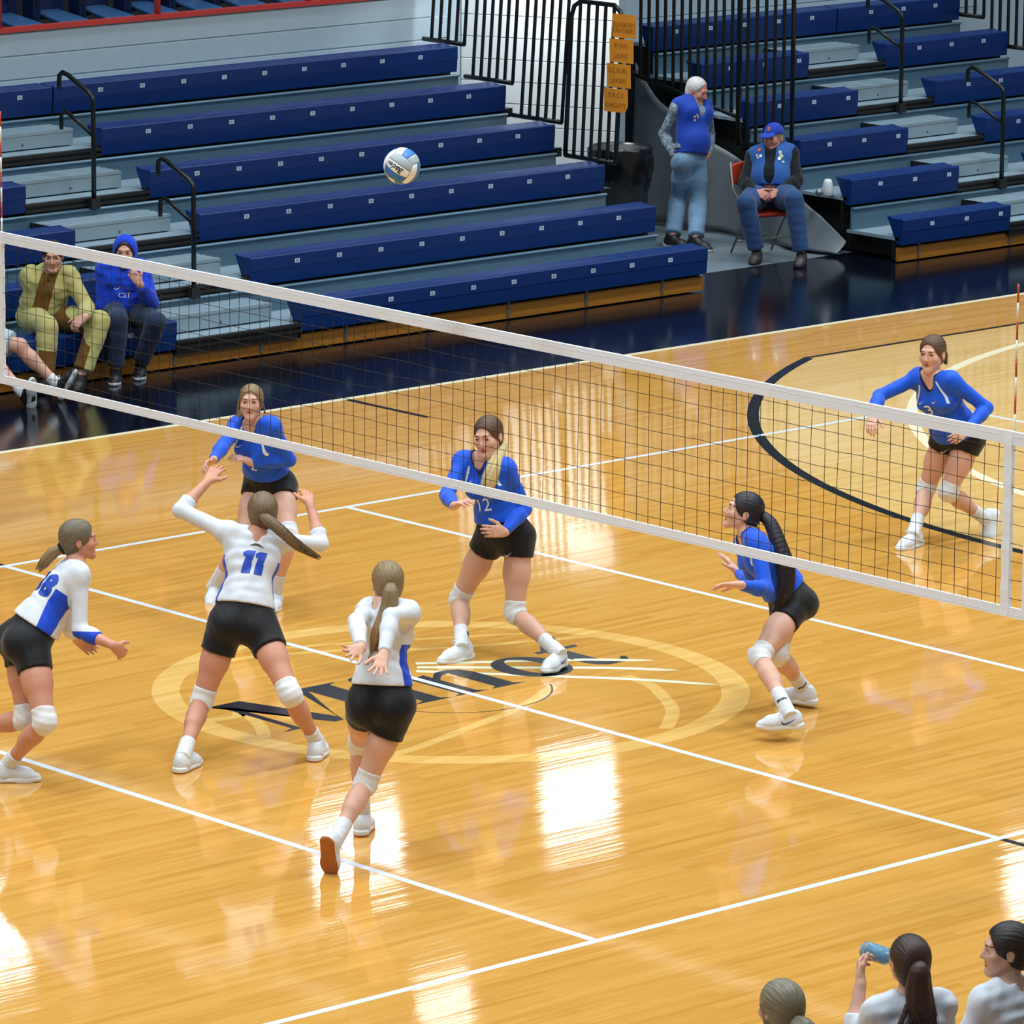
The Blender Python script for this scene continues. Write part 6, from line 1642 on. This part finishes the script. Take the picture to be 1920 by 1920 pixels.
# ---------------------------------------------------------------- team bench at the near sideline
def seated_joints(head, yaw, lean=.05, hip_z=.53, arms=None):
    f = yawv(yaw); r = np.array((f[1], -f[0], 0)); h = V3(head)
    pel = np.array((h[0], h[1], hip_z)) - f * lean; nk = h - UP * .165 - f * .02
    J = dict(pelvis=pel, neck=nk, head=h)
    for k, q in (('R', 1), ('L', -1)):
        J['hip' + k] = pel + r * q * .088; J['knee' + k] = J['hip' + k] + f * .42 + UP * -.01 + r * q * .04; J['ank' + k] = J['knee' + k] - UP * (J['knee' + k][2] - .10) + f * .03
        J['sh' + k] = nk + r * q * .17 - UP * .035; J['el' + k] = J['sh' + k] + r * q * .06 - UP * .27 + f * .08; J['wr' + k] = J['el' + k] + f * .23 - r * q * .05 - UP * .03; J['fi' + k] = J['wr' + k] + f * .09 - UP * .02; J['ftd' + k] = f
    for k, v in (arms or {}).items(): J[k] = V3(v)
    return J
def bench_player(head, yaw, hyaw, label, hairm, style, arms=None, hpitch=0., hands=None, hs=1.0, chair=None, grp='team bench players', chair_label='', back=.26):
    J = seated_joints(head, yaw, arms=arms); s = Fig('p', J, 1.0, headfwd=yawv(hyaw) + UP * hpitch, hs=hs); tag(s.root, label, 'person', grp)
    s.body(SK1, .009, hands or {'R': dict(palm=-UP, curl=(.4, .5, .4)), 'L': dict(palm=-UP, curl=(.4, .5, .4))}, mouth=.2)
    s.face_parts('#3c342c', '#3a281c', s.bodymesh)
    s.jersey(M_JWHITE, (1.4, 1.4), .05, attrs=side_panel(s, .05, .06, .3), vneck=.02, neckr=.062)
    s.shorts(M_SHORT, .12, (.30, .30)); athlete_legs(s)
    style(s, hairm)
    p = s.J['pelvis']; f = yawv(yaw)
    if chair: folding_chair((p[0] + f[0] * .0, p[1] + f[1] * .0, 0), yaw, chair_label, chair, p[2] - .115, back_up=.13)
    return s
def st_bun_blonde(s, m):
    T = s.H(0, -.105, -.03)
    s.hair_cap(m, s.H(0, -.11, .0), .014, low=-.10, sides=.05, ears=False)
    s.hair_cap  # drawn to a loose low bun
    s.ponytail(m, [T, s.H(.012, -.150, -.05), s.H(.0, -.165, -.09), s.H(-.01, -.14, -.12)], [.03, .046, .044, .02], 9, seed=21, wisps=5, name='loose_bun')
    s.ponytail(m, [s.H(.05, -.12, -.07), s.H(.105, -.11, -.08), s.H(.15, -.09, -.095)], [.012, .014, .006], 4, seed=22, wisps=4, name='loose_lock')
def st_pony_brown(s, m):
    T = s.H(0, -.108, .03); s.hair_cap(m, T, .012, low=-.07)
    s.ponytail(m, [T, T + TOCAM * .03 - UP * .03, T + TOCAM * .03 - UP * .12, T + TOCAM * .05 - UP * .24 + CAMR * .02, T + TOCAM * .06 - UP * .38 + CAMR * .01], [.022, .040, .052, .055, .03], 12, seed=23, wisps=8)
    s.ponytail(m, [T + TOCAM * .02 - UP * .16 - CAMR * .04, T + TOCAM * .05 - UP * .26 - CAMR * .08, T + TOCAM * .06 - UP * .33 - CAMR * .13], [.012, .012, .003], 4, seed=24, wisps=3, name='loose_lock')
def st_bun_dark(s, m):
    T = s.H(0, -.10, .0); s.hair_cap(m, T, .013, low=-.06)
    s.ponytail(m, [T, s.H(.0, -.135, -.01), s.H(.01, -.125, -.04)], [.03, .036, .02], 6, seed=25, wisps=2, name='bun')
bench_player((-5.80, -8.58, 1.195), 84, 80, 'bench player with ash blonde hair in a loose bun, only the head showing', hair_mat('hair_ash_blonde', lin('#4b463c'), lin('#a2977c')), st_bun_blonde, chair=M_CHNAVY, chair_label='navy folding chair under the ash blonde bench player')
B2 = bench_player((-4.94, -8.48, 1.20), 70, 66, 'bench player with long brown ponytail drinking from a blue bottle', hair_mat('hair_deep_brown', lin('#1f120d'), lin('#4a2e22')), st_pony_brown,
             arms=dict(elL=(-5.12, -8.34, .86), wrL=(-5.03, -8.29, 1.075), fiL=(-4.985, -8.235, 1.145)), hpitch=.12,
             hands={'R': dict(palm=-UP, curl=(.4, .5, .4)), 'L': dict(palm=(.75, -.5, .1), curl=(.65, .75, .5), thumb=.9)}, chair=M_CHROYAL, chair_label='royal blue folding chair under the drinking bench player')
bench_player((-4.325, -8.47, 1.13), 88, 140, 'bench player with dark hair in a bun, face turned left, at the lower right corner', hair_mat('hair_near_black', lin('#120c0b'), lin('#33231f')), st_bun_dark, chair=M_CHNAVY, chair_label='navy folding chair under the dark haired bench player')
# bottle with blue drink
mbk = NT('clear_bottle_plastic'); mbk.set(Base_Color=(.75, .9, .95), Roughness=.08); mbk.b.inputs['Transmission Weight'].default_value = .85; mbk.b.inputs['IOR'].default_value = 1.3
mdr = mat('blue_drink', '#1590b8', .1, var=.05)
a = B2.H(-.01, .145, -.045) + UP * .0; d = unit(-CAMR * .62 + UP * .16 + AWAY * .75)
Bo = empty('drink_bottle', tuple(a)); tag(Bo, 'clear plastic bottle with blue drink raised by the bench player', 'bottle')
Bo.rotation_euler = Vector(d).to_track_quat('Z', 'Y').to_euler()
MB().lathe([(0, -.03), (.013, -.03), (.013, .0), (.018, .01), (.037, .04), (.038, .07), (.034, .075), (.038, .08), (.038, .10), (.034, .105), (.038, .11), (.038, .165), (.031, .175), (0, .172)], seg=24).build('bottle_shell', mbk.m, Bo)
MB().lathe([(0, .02), (.02, .022), (.0335, .045), (.0325, .075), (.0325, .10), (.036, .112), (.036, .14), (0, .14)], seg=24).build('drink', mdr, Bo)
